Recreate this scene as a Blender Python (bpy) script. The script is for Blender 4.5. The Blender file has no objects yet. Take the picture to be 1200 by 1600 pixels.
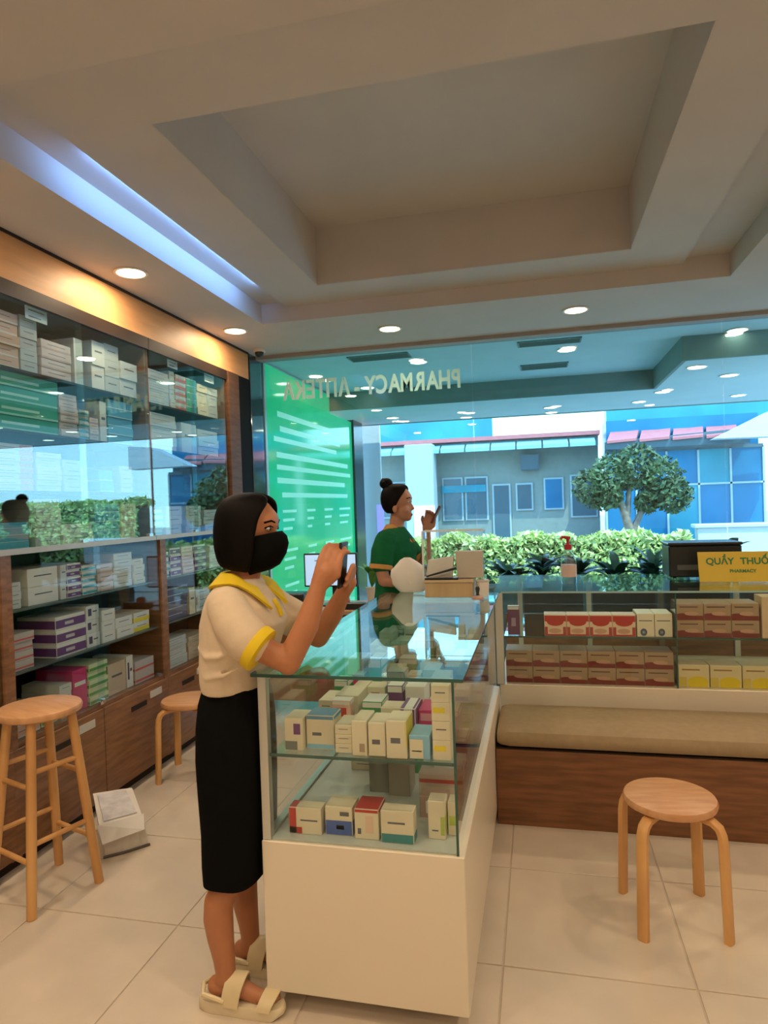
import bpy, bmesh, math, random
from mathutils import Vector, Matrix
random.seed(7)
sc = bpy.context.scene
col = sc.collection

# ---------------------------------------------------------------- camera
cam = bpy.data.objects.new('camera', bpy.data.cameras.new('camera'))
col.objects.link(cam); sc.camera = cam
cam.data.sensor_fit = 'HORIZONTAL'; cam.data.sensor_width = 36; cam.data.lens = 30.86
cam.data.clip_start = .05; cam.data.clip_end = 300
yaw, pit, rol = [math.radians(a) for a in (13.157, .636, -1.959)]
fw = Vector((-math.sin(yaw)*math.cos(pit), math.cos(yaw)*math.cos(pit), -math.sin(pit)))
rt = Vector((math.cos(yaw), math.sin(yaw), 0)); up = rt.cross(fw)
r2 = rt*math.cos(rol)+up*math.sin(rol); u2 = -rt*math.sin(rol)+up*math.cos(rol)
M = Matrix((r2, u2, -fw)).transposed().to_4x4(); M.translation = (0, 0, 1.55)
cam.matrix_world = M
# ---------------------------------------------------------------- view, sky, sun
sc.view_settings.view_transform = 'Standard'; sc.view_settings.look = 'None'
sc.view_settings.gamma = 1; sc.view_settings.use_curve_mapping = False
sc.view_settings.exposure = .1
SKY = 4.6; SUN = 5.0; LAMP = 8.3
world = bpy.data.worlds.new('world'); sc.world = world; world.use_nodes = True
wn = world.node_tree.nodes; wl = world.node_tree.links
bg = wn['Background']; bg.inputs[1].default_value = SKY
tc = wn.new('ShaderNodeTexCoord'); sep = wn.new('ShaderNodeSeparateXYZ'); rmp = wn.new('ShaderNodeValToRGB')
wl.new(tc.outputs['Generated'], sep.inputs[0]); wl.new(sep.outputs['Z'], rmp.inputs[0]); wl.new(rmp.outputs[0], bg.inputs[0])
rmp.color_ramp.elements[0].position = 0; rmp.color_ramp.elements[0].color = (.56, .78, .98, 1)
rmp.color_ramp.elements[1].position = .6; rmp.color_ramp.elements[1].color = (.25, .50, .92, 1)
sun = bpy.data.objects.new('sun', bpy.data.lights.new('sun', 'SUN')); col.objects.link(sun)
sun.data.energy = SUN; sun.data.angle = .01; sun.data.color = (1, .93, .8)
sun.rotation_euler = Vector((.45, -.50, 1.0)).to_track_quat('Z', 'Y').to_euler()

# ---------------------------------------------------------------- materials
MATS = {}
def S(n, k, v):
    if k in n.inputs: n.inputs[k].default_value = v
def mat(name, rgb, rough=.5, metal=0, spec=.5, noise=0, scale=8, bump=0, stretch=(1, 1, 1), emit=0, coat=0, wood=None, sheen=0):
    if name in MATS: return MATS[name]
    m = bpy.data.materials.new(name); m.use_nodes = True; MATS[name] = m
    nt = m.node_tree; b = nt.nodes['Principled BSDF']
    S(b, 'Base Color', (*rgb, 1)); S(b, 'Roughness', rough); S(b, 'Metallic', metal); S(b, 'Specular IOR Level', spec); S(b, 'Coat Weight', coat)
    S(b, 'Coat Roughness', .08); S(b, 'Sheen Weight', sheen)
    if emit: S(b, 'Emission Color', (*rgb, 1)); S(b, 'Emission Strength', emit)
    if noise or bump or wood:
        t = nt.nodes.new('ShaderNodeTexCoord'); mp = nt.nodes.new('ShaderNodeMapping'); nz = nt.nodes.new('ShaderNodeTexNoise')
        mp.inputs['Scale'].default_value = stretch; nz.inputs['Scale'].default_value = scale; nz.inputs['Detail'].default_value = 5
        nt.links.new(t.outputs['Object'], mp.inputs[0]); nt.links.new(mp.outputs[0], nz.inputs['Vector'])
        if noise or wood:
            r = nt.nodes.new('ShaderNodeValToRGB'); nt.links.new(nz.outputs['Fac'], r.inputs[0])
            c2 = wood if wood else tuple(max(0, c*(1-noise)) for c in rgb)
            r.color_ramp.elements[0].position = .35; r.color_ramp.elements[0].color = (*c2, 1)
            r.color_ramp.elements[1].position = .65; r.color_ramp.elements[1].color = (*rgb, 1)
            nt.links.new(r.outputs[0], b.inputs['Base Color'])
        if bump:
            bp = nt.nodes.new('ShaderNodeBump'); bp.inputs['Strength'].default_value = bump; bp.inputs['Distance'].default_value = .01
            nt.links.new(nz.outputs['Fac'], bp.inputs['Height']); nt.links.new(bp.outputs[0], b.inputs['Normal'])
    return m
def glass(name, tint, r0=.05, refl=(1, 1, 1)):
    m = bpy.data.materials.new(name); m.use_nodes = True; nt = m.node_tree; nt.nodes.clear(); MATS[name] = m
    o = nt.nodes.new('ShaderNodeOutputMaterial'); mx = nt.nodes.new('ShaderNodeMixShader'); tr = nt.nodes.new('ShaderNodeBsdfTransparent')
    gl = nt.nodes.new('ShaderNodeBsdfGlossy'); lw = nt.nodes.new('ShaderNodeLayerWeight'); lw.inputs['Blend'].default_value = .5
    tr.inputs[0].default_value = (*tint, 1); gl.inputs['Color'].default_value = (*refl, 1); gl.inputs['Roughness'].default_value = 0.01
    pw = nt.nodes.new('ShaderNodeMath'); pw.operation = 'POWER'; pw.inputs[1].default_value = 4.5      # Schlick
    ma = nt.nodes.new('ShaderNodeMath'); ma.operation = 'MULTIPLY_ADD'; ma.inputs[1].default_value = 1-r0; ma.inputs[2].default_value = r0
    nt.links.new(lw.outputs['Facing'], pw.inputs[0]); nt.links.new(pw.outputs[0], ma.inputs[0]); nt.links.new(ma.outputs[0], mx.inputs[0])
    nt.links.new(tr.outputs[0], mx.inputs[1]); nt.links.new(gl.outputs[0], mx.inputs[2]); nt.links.new(mx.outputs[0], o.inputs[0])
    return m
def rgbm(rgb, rough=.45, **k):
    return mat('print_%d_%d_%d' % tuple(int(c*255) for c in rgb), rgb, rough, **k)

plaster = mat('plaster', (.60, .56, .53), .85, noise=.05, scale=3, bump=.05)
plaster_cool = mat('plaster_outside', (.56, .68, .72), .8, noise=.06, scale=3)
beam_m = mat('beam_paint', (.19, .28, .27), .7, noise=.1)
tile_m = mat('floor_tile', (.70, .60, .49), .22, noise=.12, scale=3.5, bump=.01)
grout_m = mat('grout', (.58, .49, .39), .8, noise=.1)
laminate = mat('white_laminate', (.78, .70, .56), .3, noise=.03, scale=2)
wood_d = mat('brown_wood', (.27, .125, .055), .38, wood=(.17, .075, .03), scale=6, stretch=(1, 1, 8))
wood_h = mat('bench_wood', (.24, .10, .04), .4, wood=(.15, .06, .022), scale=5, stretch=(1, 1, 9))
wood_f = mat('fascia_wood', (.64, .32, .13), .5, spec=.3, wood=(.54, .27, .11), scale=3, stretch=(1, 1, 8))
wood_dark = mat('dark_frame', (.032, .018, .012), .5, spec=.2, noise=.2)
birch = mat('birch', (.72, .40, .15), .38, wood=(.58, .29, .10), scale=9, stretch=(1, 1, .3))
birch_seat = mat('birch_seat', (.66, .36, .18), .35, wood=(.55, .27, .12), scale=7, stretch=(1, 6, 1))
cushion_m = mat('cushion_fabric', (.36, .26, .15), .8, noise=.1, scale=30, bump=.15)
alu = mat('aluminium', (.62, .63, .58), .3, metal=.6)
steel = mat('steel', (.7, .7, .7), .2, metal=1)
black = mat('black_plastic', (.012, .014, .016), .35)
dark_back = mat('cabinet_back', (.05, .04, .035), .7, noise=.2)
navy = mat('dark_sliding_panel', (.02, .04, .055), .15)
gl_win = glass('window_glass', (.80, .95, .96), .03)
gl_cab = glass('cabinet_glass', (.92, .97, .96), .135, (.85, .97, 1))
gl_low = glass('lower_cabinet_glass', (.94, .97, .97), .03, (.85, .97, 1))
gl_top = glass('counter_top_glass', (.86, .94, .91), .045, (.9, 1, .98))
gl_side = glass('counter_side_glass', (.96, .98, .97), .02)
gl_edge = mat('glass_edge', (.03, .10, .08), .15)
gl_shelf = glass('shelf_glass', (.92, .97, .95), .03, (.9, 1, 1))
acrylic = glass('clear_acrylic', (.97, .98, .98), .03)
green_box = mat('lightbox_green', (.02, .46, .19), .08, spec=.8, emit=.55, noise=.15, scale=1.2)
lightbox_text = mat('lightbox_text', (.36, .78, .58), .25, emit=.42)
lens_m = mat('lamp_lens', (1, .80, .50), .5, emit=9)
lens_out = mat('lamp_lens_outside', (1, .92, .72), .5, emit=7)
trim_m = mat('lamp_trim', (.8, .75, .68), .4)
skin1 = mat('skin', (.46, .185, .085), .5, noise=.08, scale=20)
skin2 = mat('skin_second', (.44, .21, .13), .5, noise=.08, scale=20)
hair_m = mat('hair', (.004, .0025, .0025), .6, spec=.10, noise=.4, scale=60, stretch=(1, 1, .05), bump=.2)
cloth_w = mat('cream_knit', (.68, .55, .40), .85, noise=.04, scale=40, bump=.12)
cloth_y = mat('yellow_trim', (.72, .52, .01), .8, noise=.05, scale=40)
cloth_k = mat('black_skirt_cloth', (.004, .004, .004), .95, spec=.1, noise=.2, scale=30)
cloth_g = mat('green_polo_cloth', (.008, .12, .045), .9, spec=.15, noise=.15, scale=30, bump=.1)
cloth_o = mat('orange_trim', (.55, .28, .07), .8, noise=.1)
sandal_m = mat('cream_leather', (.74, .62, .38), .45, noise=.05)
sole_m = mat('cream_sole', (.76, .66, .46), .6, noise=.04)
paper = mat('white_paper', (.78, .72, .66), .7, noise=.05, scale=4)
leaf_hi = mat('hedge_leaf', (.80, .90, .34), .5, noise=.4, scale=2.5)
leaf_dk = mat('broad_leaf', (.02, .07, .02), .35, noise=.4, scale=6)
leaf_tr = mat('tree_leaf', (.12, .20, .08), .6, noise=.5, scale=3)
bark = mat('bark', (.35, .28, .22), .9, noise=.4, scale=12, bump=.4)
pave = mat('paving', (.45, .45, .43), .8, noise=.15, scale=2)
b_wall = mat('far_wall', (.24, .29, .26), .8, noise=.1)
b_light = mat('far_light_wall', (.40, .50, .52), .7, noise=.05)
b_dark = mat('far_dark_glass', (.08, .14, .17), .15)
b_blue = mat('far_blue_glass', (.02, .22, .42), .2, noise=.35, scale=.7, spec=.3)
b_blue2 = mat('far_pale_blue_glass', (.05, .38, .50), .2, noise=.35, scale=.7, spec=.3)
b_pink = mat('far_red_roof', (.55, .17, .17), .6, noise=.1)
b_white = mat('far_white', (.62, .66, .68), .6, noise=.03)
b_awn = mat('far_awning', (.25, .55, .56), .6, noise=.1)

# ---------------------------------------------------------------- mesh helpers
class MB:
    def __init__(s): s.v = []; s.f = []; s.mi = []; s.mats = []
    def m(s, mt):
        if mt not in s.mats: s.mats.append(mt)
        return s.mats.index(mt)
    def add(s, vs, fs, mt):
        k = len(s.v); i = s.m(mt); s.v += [tuple(v) for v in vs]
        for f in fs: s.f.append(tuple(a+k for a in f)); s.mi.append(i)
        return s
    def box(s, x0, y0, z0, x1, y1, z1, mt):
        x0, x1 = sorted((x0, x1)); y0, y1 = sorted((y0, y1)); z0, z1 = sorted((z0, z1))
        return s.add([(x0, y0, z0), (x1, y0, z0), (x1, y1, z0), (x0, y1, z0), (x0, y0, z1), (x1, y0, z1), (x1, y1, z1), (x0, y1, z1)],
                     [(0, 3, 2, 1), (4, 5, 6, 7), (0, 1, 5, 4), (1, 2, 6, 5), (2, 3, 7, 6), (3, 0, 4, 7)], mt)
    def quad(s, a, b, c, d, mt): return s.add([a, b, c, d], [(0, 1, 2, 3)], mt)
    def lathe(s, prof, mt, c=(0, 0, 0), n=24, sx=1, sy=1):
        vs = []; fs = []
        for r, z in prof:
            for k in range(n):
                a = 2*math.pi*k/n; vs.append((c[0]+r*sx*math.cos(a), c[1]+r*sy*math.sin(a), c[2]+z))
        for j in range(len(prof)-1):
            for k in range(n): fs.append((j*n+k, j*n+(k+1) % n, (j+1)*n+(k+1) % n, (j+1)*n+k))
        fs.append(tuple(range(n-1, -1, -1))); fs.append(tuple((len(prof)-1)*n+k for k in range(n)))
        return s.add(vs, fs, mt)
    def tube(s, pts, rad, mt, n=12, flat=None):
        pts = [Vector(p) for p in pts]
        if not hasattr(rad, '__len__'): rad = [rad]*len(pts)
        vs = []; fs = []; prev = None
        for i, p in enumerate(pts):
            t = (pts[min(i+1, len(pts)-1)]-pts[max(i-1, 0)]).normalized()
            if prev is None:
                ref = Vector((0, 0, 1)) if abs(t.z) < .9 else Vector((1, 0, 0))
                a = t.cross(ref).normalized()
            else: a = (prev-t*prev.dot(t)).normalized()
            prev = a; b = t.cross(a)
            fl = flat if flat else 1
            for k in range(n):
                th = 2*math.pi*k/n; vs.append(p+a*math.cos(th)*rad[i]+b*math.sin(th)*rad[i]*fl)
        for j in range(len(pts)-1):
            for k in range(n): fs.append((j*n+k, j*n+(k+1) % n, (j+1)*n+(k+1) % n, (j+1)*n+k))
        fs.append(tuple(range(n-1, -1, -1))); fs.append(tuple((len(pts)-1)*n+k for k in range(n)))
        return s.add(vs, fs, mt)
    def limb(s, pts, rad, mt, n=14):     # tube with rounded ends
        pts = [Vector(p) for p in pts]; rad = list(rad)
        d0 = (pts[0]-pts[1]).normalized(); d1 = (pts[-1]-pts[-2]).normalized()
        pre = [(pts[0]+d0*rad[0]*k, rad[0]*math.sqrt(max(.02, 1-k*k))) for k in (.98, .8, .5)]
        post = [(pts[-1]+d1*rad[-1]*k, rad[-1]*math.sqrt(max(.02, 1-k*k))) for k in (.5, .8, .98)]
        P = [a for a, b in pre]+pts+[a for a, b in post]; R = [b for a, b in pre]+rad+[b for a, b in post]
        return s.tube(P, R, mt, n)
    def ell(s, c, r, mt, n=20, m=12, rot=None):
        vs = []; fs = []
        for j in range(1, m):
            ph = math.pi*j/m
            for k in range(n):
                a = 2*math.pi*k/n; vs.append(Vector((r[0]*math.sin(ph)*math.cos(a), r[1]*math.sin(ph)*math.sin(a), -r[2]*math.cos(ph))))
        vs += [Vector((0, 0, -r[2])), Vector((0, 0, r[2]))]
        if rot: vs = [rot @ v for v in vs]
        vs = [v+Vector(c) for v in vs]
        for j in range(m-2):
            for k in range(n): fs.append((j*n+k, j*n+(k+1) % n, (j+1)*n+(k+1) % n, (j+1)*n+k))
        a = (m-1)*n
        for k in range(n):
            fs.append((a, (k+1) % n, k)); fs.append((a+1, (m-2)*n+k, (m-2)*n+(k+1) % n))
        return s.add(vs, fs, mt)
    def rings(s, rows, mt, n=24, power=2.0):   # rows of (cx, cy, z, rx, ry)
        vs = []; fs = []
        for cx, cy, z, rx, ry in rows:
            for k in range(n):
                a = 2*math.pi*k/n; c, d = math.cos(a), math.sin(a)
                vs.append((cx+rx*math.copysign(abs(c)**(2/power), c), cy+ry*math.copysign(abs(d)**(2/power), d), z))
        for j in range(len(rows)-1):
            for k in range(n): fs.append((j*n+k, j*n+(k+1) % n, (j+1)*n+(k+1) % n, (j+1)*n+k))
        fs.append(tuple(range(n-1, -1, -1))); fs.append(tuple((len(rows)-1)*n+k for k in range(n)))
        return s.add(vs, fs, mt)
    def mesh(s, name, origin=(0, 0, 0), bevel=0, smooth=False):
        me = bpy.data.meshes.new(name)
        ox, oy, oz = origin
        me.from_pydata([(x-ox, y-oy, z-oz) for x, y, z in s.v], [], s.f)
        for mt in s.mats: me.materials.append(mt)
        me.polygons.foreach_set('material_index', s.mi); me.validate()
        bm = bmesh.new(); bm.from_mesh(me); bmesh.ops.recalc_face_normals(bm, faces=bm.faces)
        if bevel: bmesh.ops.bevel(bm, geom=list(bm.edges), offset=bevel, segments=1, affect='EDGES', clamp_overlap=True)
        bm.to_mesh(me); bm.free()
        if smooth:
            me.polygons.foreach_set('use_smooth', [True]*len(me.polygons))
            try: me.set_sharp_from_angle(angle=math.radians(40))
            except Exception: pass
        me.update(); return me
def poly8(p, mt): return MB().add(p, [(0, 3, 2, 1), (4, 5, 6, 7), (0, 1, 5, 4), (1, 2, 6, 5), (2, 3, 7, 6), (3, 0, 4, 7)], mt)
def tag(o, label=None, cat=None, group=None, kind=None):
    if label: o['label'] = label
    if cat: o['category'] = cat
    if group: o['group'] = group
    if kind: o['kind'] = kind
    return o
def wpos(o):
    p = Vector((0, 0, 0))
    while o: p = p+o.location; o = o.parent
    return p
def obj(name, mb, parent=None, loc=None, bevel=0, smooth=False, kind=None):
    if loc is None: loc = wpos(parent) if parent else (0, 0, 0)   # world coordinates in, stored relative to its thing
    me = mb if isinstance(mb, bpy.types.Mesh) else mb.mesh(name, loc, bevel, smooth)
    o = bpy.data.objects.new(name, me); col.objects.link(o)
    if parent: o.parent = parent; o.location = Vector(loc)-wpos(parent)
    else: o.location = loc
    if kind: o['kind'] = kind
    return o
def thing(name, label, cat, loc=(0, 0, 0), group=None, rz=0, kind=None):
    o = bpy.data.objects.new(name, None); col.objects.link(o); o.location = loc; o.rotation_euler = (0, 0, rz); o.empty_display_size = .05
    return tag(o, label, cat, group, kind)
def copy_tree(o, parent=None):
    c = o.copy(); col.objects.link(c); c.parent = parent
    for ch in list(o.children): copy_tree(ch, c)
    return c
def box1(name, b, mt, parent=None, bevel=.002, kind=None):
    mb = MB().box(*b, mt); c = ((b[0]+b[3])/2, (b[1]+b[4])/2, min(b[2], b[5]))
    return obj(name, mb, parent, None if parent else c, bevel, kind=kind)
def struct(name, b, mt, parent=None): return box1(name, b, mt, parent, 0, 'structure')
def solid(mb, voxel, name, origin, smooth=2, mt=None):   # fuse overlapping shapes into one continuous surface
    me = mb.mesh(name, origin); o = bpy.data.objects.new('temporary', me); col.objects.link(o)
    r = o.modifiers.new('r', 'REMESH'); r.mode = 'VOXEL'; r.voxel_size = voxel; r.use_smooth_shade = True
    if smooth: q = o.modifiers.new('s', 'SMOOTH'); q.iterations = smooth; q.factor = .5
    dg = bpy.context.evaluated_depsgraph_get(); dg.update()
    out = bpy.data.meshes.new_from_object(o.evaluated_get(dg)); bpy.data.objects.remove(o)
    out.materials.clear(); out.materials.append(mt or mb.mats[0]); out.name = name
    out.polygons.foreach_set('material_index', [0]*len(out.polygons))
    return out

# ================================================================ THE ROOM
CZ = 2.82
floor = thing('floor', None, None, (0, 0, 0), kind='structure')
obj('grout_bed', MB().box(-2.7, -2.6, -.06, 2.7, 5.2, -.004, grout_m), floor, kind='structure')
tile0 = None
for i in range(-4, 5):
    for j in range(-7, 5):
        x0 = -.16+.6*i; y0 = 2.2+.6*j
        x1 = min(x0+.597, 2.6); y1 = min(y0+.597, 5.18)
        full = abs(x1-x0-.597) < .001 and abs(y1-y0-.597) < .001
        if x1-x0 < .02 or y1-y0 < .02: continue
        if full and tile0:
            o = bpy.data.objects.new('tile', tile0); col.objects.link(o); o.parent = floor; o.location = (x0, y0, 0)
        else:
            o = obj('tile', MB().box(x0+.003, y0+.003, -.02, x1, y1, 0, tile_m), floor, (x0, y0, 0), .0012)
            if full: tile0 = o.data
struct('wall_left', (-2.75, -2.6, 0, -2.66, 5.0, 3.3), plaster)
struct('wall_right', (2.6, -2.6, 0, 2.7, 5.2, 3.3), plaster)
struct('wall_back', (-2.7, -2.7, 0, 2.7, -2.6, 3.3), plaster)
# ceiling: lowered rim, ring slot, hanging frame and deep central recess
ceil = thing('ceiling', None, None, (0, 0, CZ), kind='structure')
def cbox(name, *b): return obj(name, MB().box(*b, plaster), ceil, kind='structure')
top = 3.4
cbox('rim_left', -2.7, -2.6, CZ, -1.81, 5.2, top)
cbox('rim_far', -1.81, 4.245, CZ, 1.14, 5.2, top)
cbox('rim_right', 1.14, -2.6, CZ, 2.7, 5.2, top)
cbox('rim_near', -1.81, -2.6, CZ, 1.14, 1.65, top)
cbox('slot_ceiling', -1.81, 1.65, 2.955, 1.14, 4.245, 2.975)
fr = MB()
for b in ((-1.63, 1.78, 2.92, -1.29, 4.245, 2.927), (.55, 1.78, 2.92, .885, 4.245, 2.927), (-1.29, 1.78, 2.92, .55, 2.1, 2.927), (-1.29, 3.9, 2.92, .55, 4.245, 2.927)):
    fr.box(*b, plaster)
obj('hanging_frame', fr, ceil, kind='structure')
# central recess well rising above the frame
bpy.data.objects['slot_ceiling'].data = (lambda m: m)(MB().box(-1.81, 1.65, 2.955, -1.29, 4.245, 2.975, plaster).box(.55, 1.65, 2.955, 1.14, 4.245, 2.975, plaster)
    .box(-1.29, 1.65, 2.955, .55, 2.1, 2.975, plaster).box(-1.29, 3.9, 2.955, .55, 4.245, 2.975, plaster).mesh('slot_ceiling', (0, 0, CZ)))
well = MB()
well.box(-1.30, 2.09, 2.921, -1.285, 3.91, 3.27, plaster).box(.545, 2.09, 2.921, .56, 3.91, 3.27, plaster)
well.box(-1.29, 2.09, 2.921, .55, 2.105, 3.27, plaster).box(-1.29, 3.895, 2.921, .55, 3.91, 3.27, plaster)
well.box(-1.31, 2.08, 3.27, .57, 3.92, 3.29, plaster)
obj('recess_well', well, ceil, kind='structure')
struct('trim_1', (-2.25, 5.12, 2.79, 2.6, 5.24, 2.822), mat('window_head_paint', (.36, .34, .33), .6, noise=.05))
# blue light strip lying on the hidden lip of the frame
ls = thing('cove_light', 'cool blue light strip hidden in the ceiling slot above the left cabinets', 'light', (-1.622, 3.0, 2.93))
obj('strip_body', MB().box(-1.612, 2.2, 2.929, -1.600, 3.9, 2.945, trim_m), ls)
obj('strip_lens', MB().box(-1.6165, 2.2, 2.930, -1.6125, 3.9, 2.944, mat('blue_strip', (.30, .52, 1), .5, emit=12)), ls)
la = bpy.data.lights.new('cove', 'AREA'); la.shape = 'RECTANGLE'; la.size = 1.6; la.size_y = .02; la.energy = 3.4; la.color = (.17, .42, 1)
lo = bpy.data.objects.new('strip_glow', la); col.objects.link(lo); lo.parent = ls; lo.location = (-.006, .05, .007)
lo.rotation_euler = Matrix(((0, 0, 1), (1, 0, 0), (0, 1, 0))).to_euler()

# downlights
def downlight(x, y, z, label, group, power, lens=lens_m, colr=(1, .76, .50), lit=True):
    t = thing('recessed_downlight', label, 'ceiling light', (x, y, z), group)
    tr = MB(); n = 28
    tr.lathe([(.085, 0), (.088, -.006), (.074, -.008), (.070, -.003), (.070, -.001)], trim_m, (x, y, z), n)
    obj('trim_ring', tr, t, smooth=True)
    ln = MB().lathe([(.068, -.0035), (.066, -.0075)], lens, (x, y, z), n)
    obj('lens', ln, t, smooth=True)
    if lit:
        d = bpy.data.lights.new('bulb', 'AREA'); d.shape = 'DISK'; d.size = .12; d.energy = power; d.color = colr; d.spread = math.radians(178)
        o = bpy.data.objects.new('bulb', d); col.objects.link(o); o.parent = t; o.location = (0, 0, -.012)
    return t
G1 = 'downlights in the lowered ceiling rim'
downlight(-2.05, 3.10, CZ, 'round warm downlight over the left cabinets, nearer of the two in view there', G1, LAMP)
downlight(-2.05, 4.33, CZ, 'round warm downlight over the left cabinets close to the green wall corner', G1, LAMP)
downlight(-1.0, 4.66, CZ, 'round warm downlight in the far ceiling strip, left one of the pair', G1, LAMP)
downlight(.29, 4.64, CZ, 'round warm downlight in the far ceiling strip, right one of the pair', G1, LAMP)
G2 = 'downlights outside the photographed view'
L2 = 'round warm downlight in the ceiling rim near and behind the viewer'
for x, y in ((1.56, 4.65), (1.56, 3.3), (1.56, 1.9), (-2.05, 1.85), (-2.05, .6), (-1.0, 1.1), (.29, 1.1), (1.56, .6), (-1.0, -.4), (.29, -.4), (-.4, -1.6), (-2.05, -1.2), (1.56, -1.2)):
    downlight(x, y, CZ, L2, G2, LAMP)

# ---------------------------------------------------------------- far glass wall
win = thing('window_1', None, None, (0, 5.2, 0), kind='structure')
xs = [-2.25, -.47, 1.33, 2.6]
for a, b in zip(xs, xs[1:]):
    obj('pane', MB().box(a+.003, 5.196, .02, b-.003, 5.206, 2.80, gl_win), win)
obj('sill', MB().box(-2.25, 5.17, 0, 2.6, 5.24, .02, alu), win)
colm = thing('corner_column', None, None, (-2.3, 5.1, 0), kind='structure')
obj('column_cladding', MB().box(-2.62, 5.0, 0, -2.25, 5.24, CZ, mat('blue_black_glass', (.015, .03, .045), .05, spec=.9, coat=1)), colm, bevel=.004, kind='structure')

# mirrored sign lettering on the outside of the glass (reads from outside)
def text_mesh(s, size, depth=.0, align='LEFT', off=0):
    c = bpy.data.curves.new('t', 'FONT'); c.body = s; c.size = size; c.extrude = depth; c.offset = off; c.align_x = align
    o = bpy.data.objects.new('t', c); col.objects.link(o); dg = bpy.context.evaluated_depsgraph_get(); dg.update()
    me = bpy.data.meshes.new_from_object(o.evaluated_get(dg)); bpy.data.objects.remove(o)
    w = max([v.co.x for v in me.vertices], default=0); return me, w
sign_m = mat('letter_acrylic', (.90, .80, .76), .4, noise=.03)
sl = thing('window_lettering', 'pale raised letters PHARMACY and Cyrillic word on window glass, seen mirrored from inside', 'sign', (-1.3, 5.215, 2.46))
X = -.56; txt = 'PHARMACY - АПТЕКА'
W = []
for ch in txt:
    if ch == ' ': W.append((None, .05)); continue
    me, w = text_mesh(ch, .20, .006, off=.006); W.append((me, w+.008))
k = 1.5/sum(w for _, w in W)
for me, w in W:
    if me:
        me.materials.append(sign_m)
        o = bpy.data.objects.new('letter', me); col.objects.link(o); o.parent = sl
        o.rotation_euler = (math.pi/2, 0, math.pi); o.scale = (k, 1, 1); o.location = (X+1.3, .002, 0)
    X -= w*k

# ================================================================ OUTSIDE
struct('ground_outside', (-60, 5.26, -.1, 60, 60, -.01), pave)
cano = thing('canopy', None, None, (0, 7, 2.8), kind='structure')  # outside ceiling, also standing in for the room ceiling's reflection in the glass
def kb(name, *b, m=plaster_cool): return obj(name, MB().box(*b, m), cano, kind='structure')
kb('canopy_ceiling', -4.0, 5.25, 2.82, 6.0, 7.13, 2.95)
kb('lower_soffit', -4.0, 7.13, 2.627, 6.0, 8.6, 2.75)
kb('side_soffit', 1.19, 5.75, 2.627, 6.0, 7.13, 2.75)
bm_ = MB().box(-4.0, 7.10, 2.625, 1.19, 7.13, 2.83, beam_m).box(1.17, 5.74, 2.625, 1.2, 7.12, 2.83, beam_m).box(1.17, 5.72, 2.625, 6, 5.75, 2.83, beam_m).box(-4, 8.58, 2.62, 6, 8.64, 2.80, beam_m)
obj('beam_and_mirrored_step', bm_, cano, kind='structure')  # stepped faces shaped after the ceiling tray's reflection, built solid
struct('canopy_roof', (-4, 5.25, 2.95, 6, 8.64, 3.1), beam_m)
vent_m = mat('vent_slot', (.06, .10, .10), .6)
for i, (x0, y0, x1, y1, w_) in enumerate(((-.12, 5.42, .38, 5.60, 'nearer the glass'), (-.12, 6.36, .32, 6.60, 'farther from the glass'), (-1.55, 5.42, -1.02, 5.62, 'above the mirrored lettering'))):
    t = thing('ceiling_vent', 'dark oblong air vent in the canopy ceiling outside, ' + w_, 'vent', ((x0+x1)/2, (y0+y1)/2, 2.82), 'vents in the canopy ceiling')
    obj('vent_frame', MB().box(x0, y0, 2.812, x1, y0+.012, 2.82, beam_m).box(x0, y1-.012, 2.812, x1, y1, 2.82, beam_m).box(x0, y0, 2.812, x0+.012, y1, 2.82, beam_m).box(x1-.012, y0, 2.812, x1, y1, 2.82, beam_m), t)
    mb = MB().box(x0+.01, y0+.01, 2.8165, x1-.01, y1-.01, 2.819, vent_m)
    for q in range(7): yy = y0+.02+(y1-y0-.04)*q/6; mb.box(x0+.012, yy-.004, 2.813, x1-.012, yy+.002, 2.8175, beam_m)
    obj('louvre', mb, t, kind='stuff')
G3 = 'downlights in the canopy ceiling'  # those nearest the glass stand for room downlights mirrored in it
for i, (x, y, z, s_) in enumerate(((-1.0, 5.84, CZ, 'standing for a reflected one, beside vent above the mirrored letters'), (.28, 5.85, CZ, 'standing for a reflected one, beside the nearer right vent'), (-2.02, 6.32, CZ, 'standing for a reflected one, just before the green panel'),
        (1.56, 5.66, CZ, 'standing for a reflected one, at the stepped corner on the right'), (-1.75, 6.9, CZ, 'close to the beam by the green panel'),
        (1.35, 6.06, 2.627, 'under the right lowered part, left one'), (1.74, 6.6, 2.627, 'under the right lowered part, middle one'), (1.30, 7.35, 2.627, 'behind the stepped corner, first in the lower row'),
        (-.775, 8.0, 2.627, 'in the far row above the green shirted head'), (.18, 8.0, 2.627, 'in the far row over the sanitizer bottle'), (1.163, 8.0, 2.627, 'in the far row over the tree'), (2.195, 8.0, 2.627, 'rightmost in the far row'),
        (-1.72, 8.0, 2.627, 'leftmost of the far row beside the dark column'), (-1.66, 8.4, 2.627, 'at the outer edge beside the dark column'), (-.85, 8.4, 2.627, 'at the outer edge behind the far row'), (.2, 8.45, 2.627, 'at the outer edge over the white sky strip'))):
    downlight(x, y, z, 'round lit downlight outside ' + s_, G3, 0, lens_out, lit=False)

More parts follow.
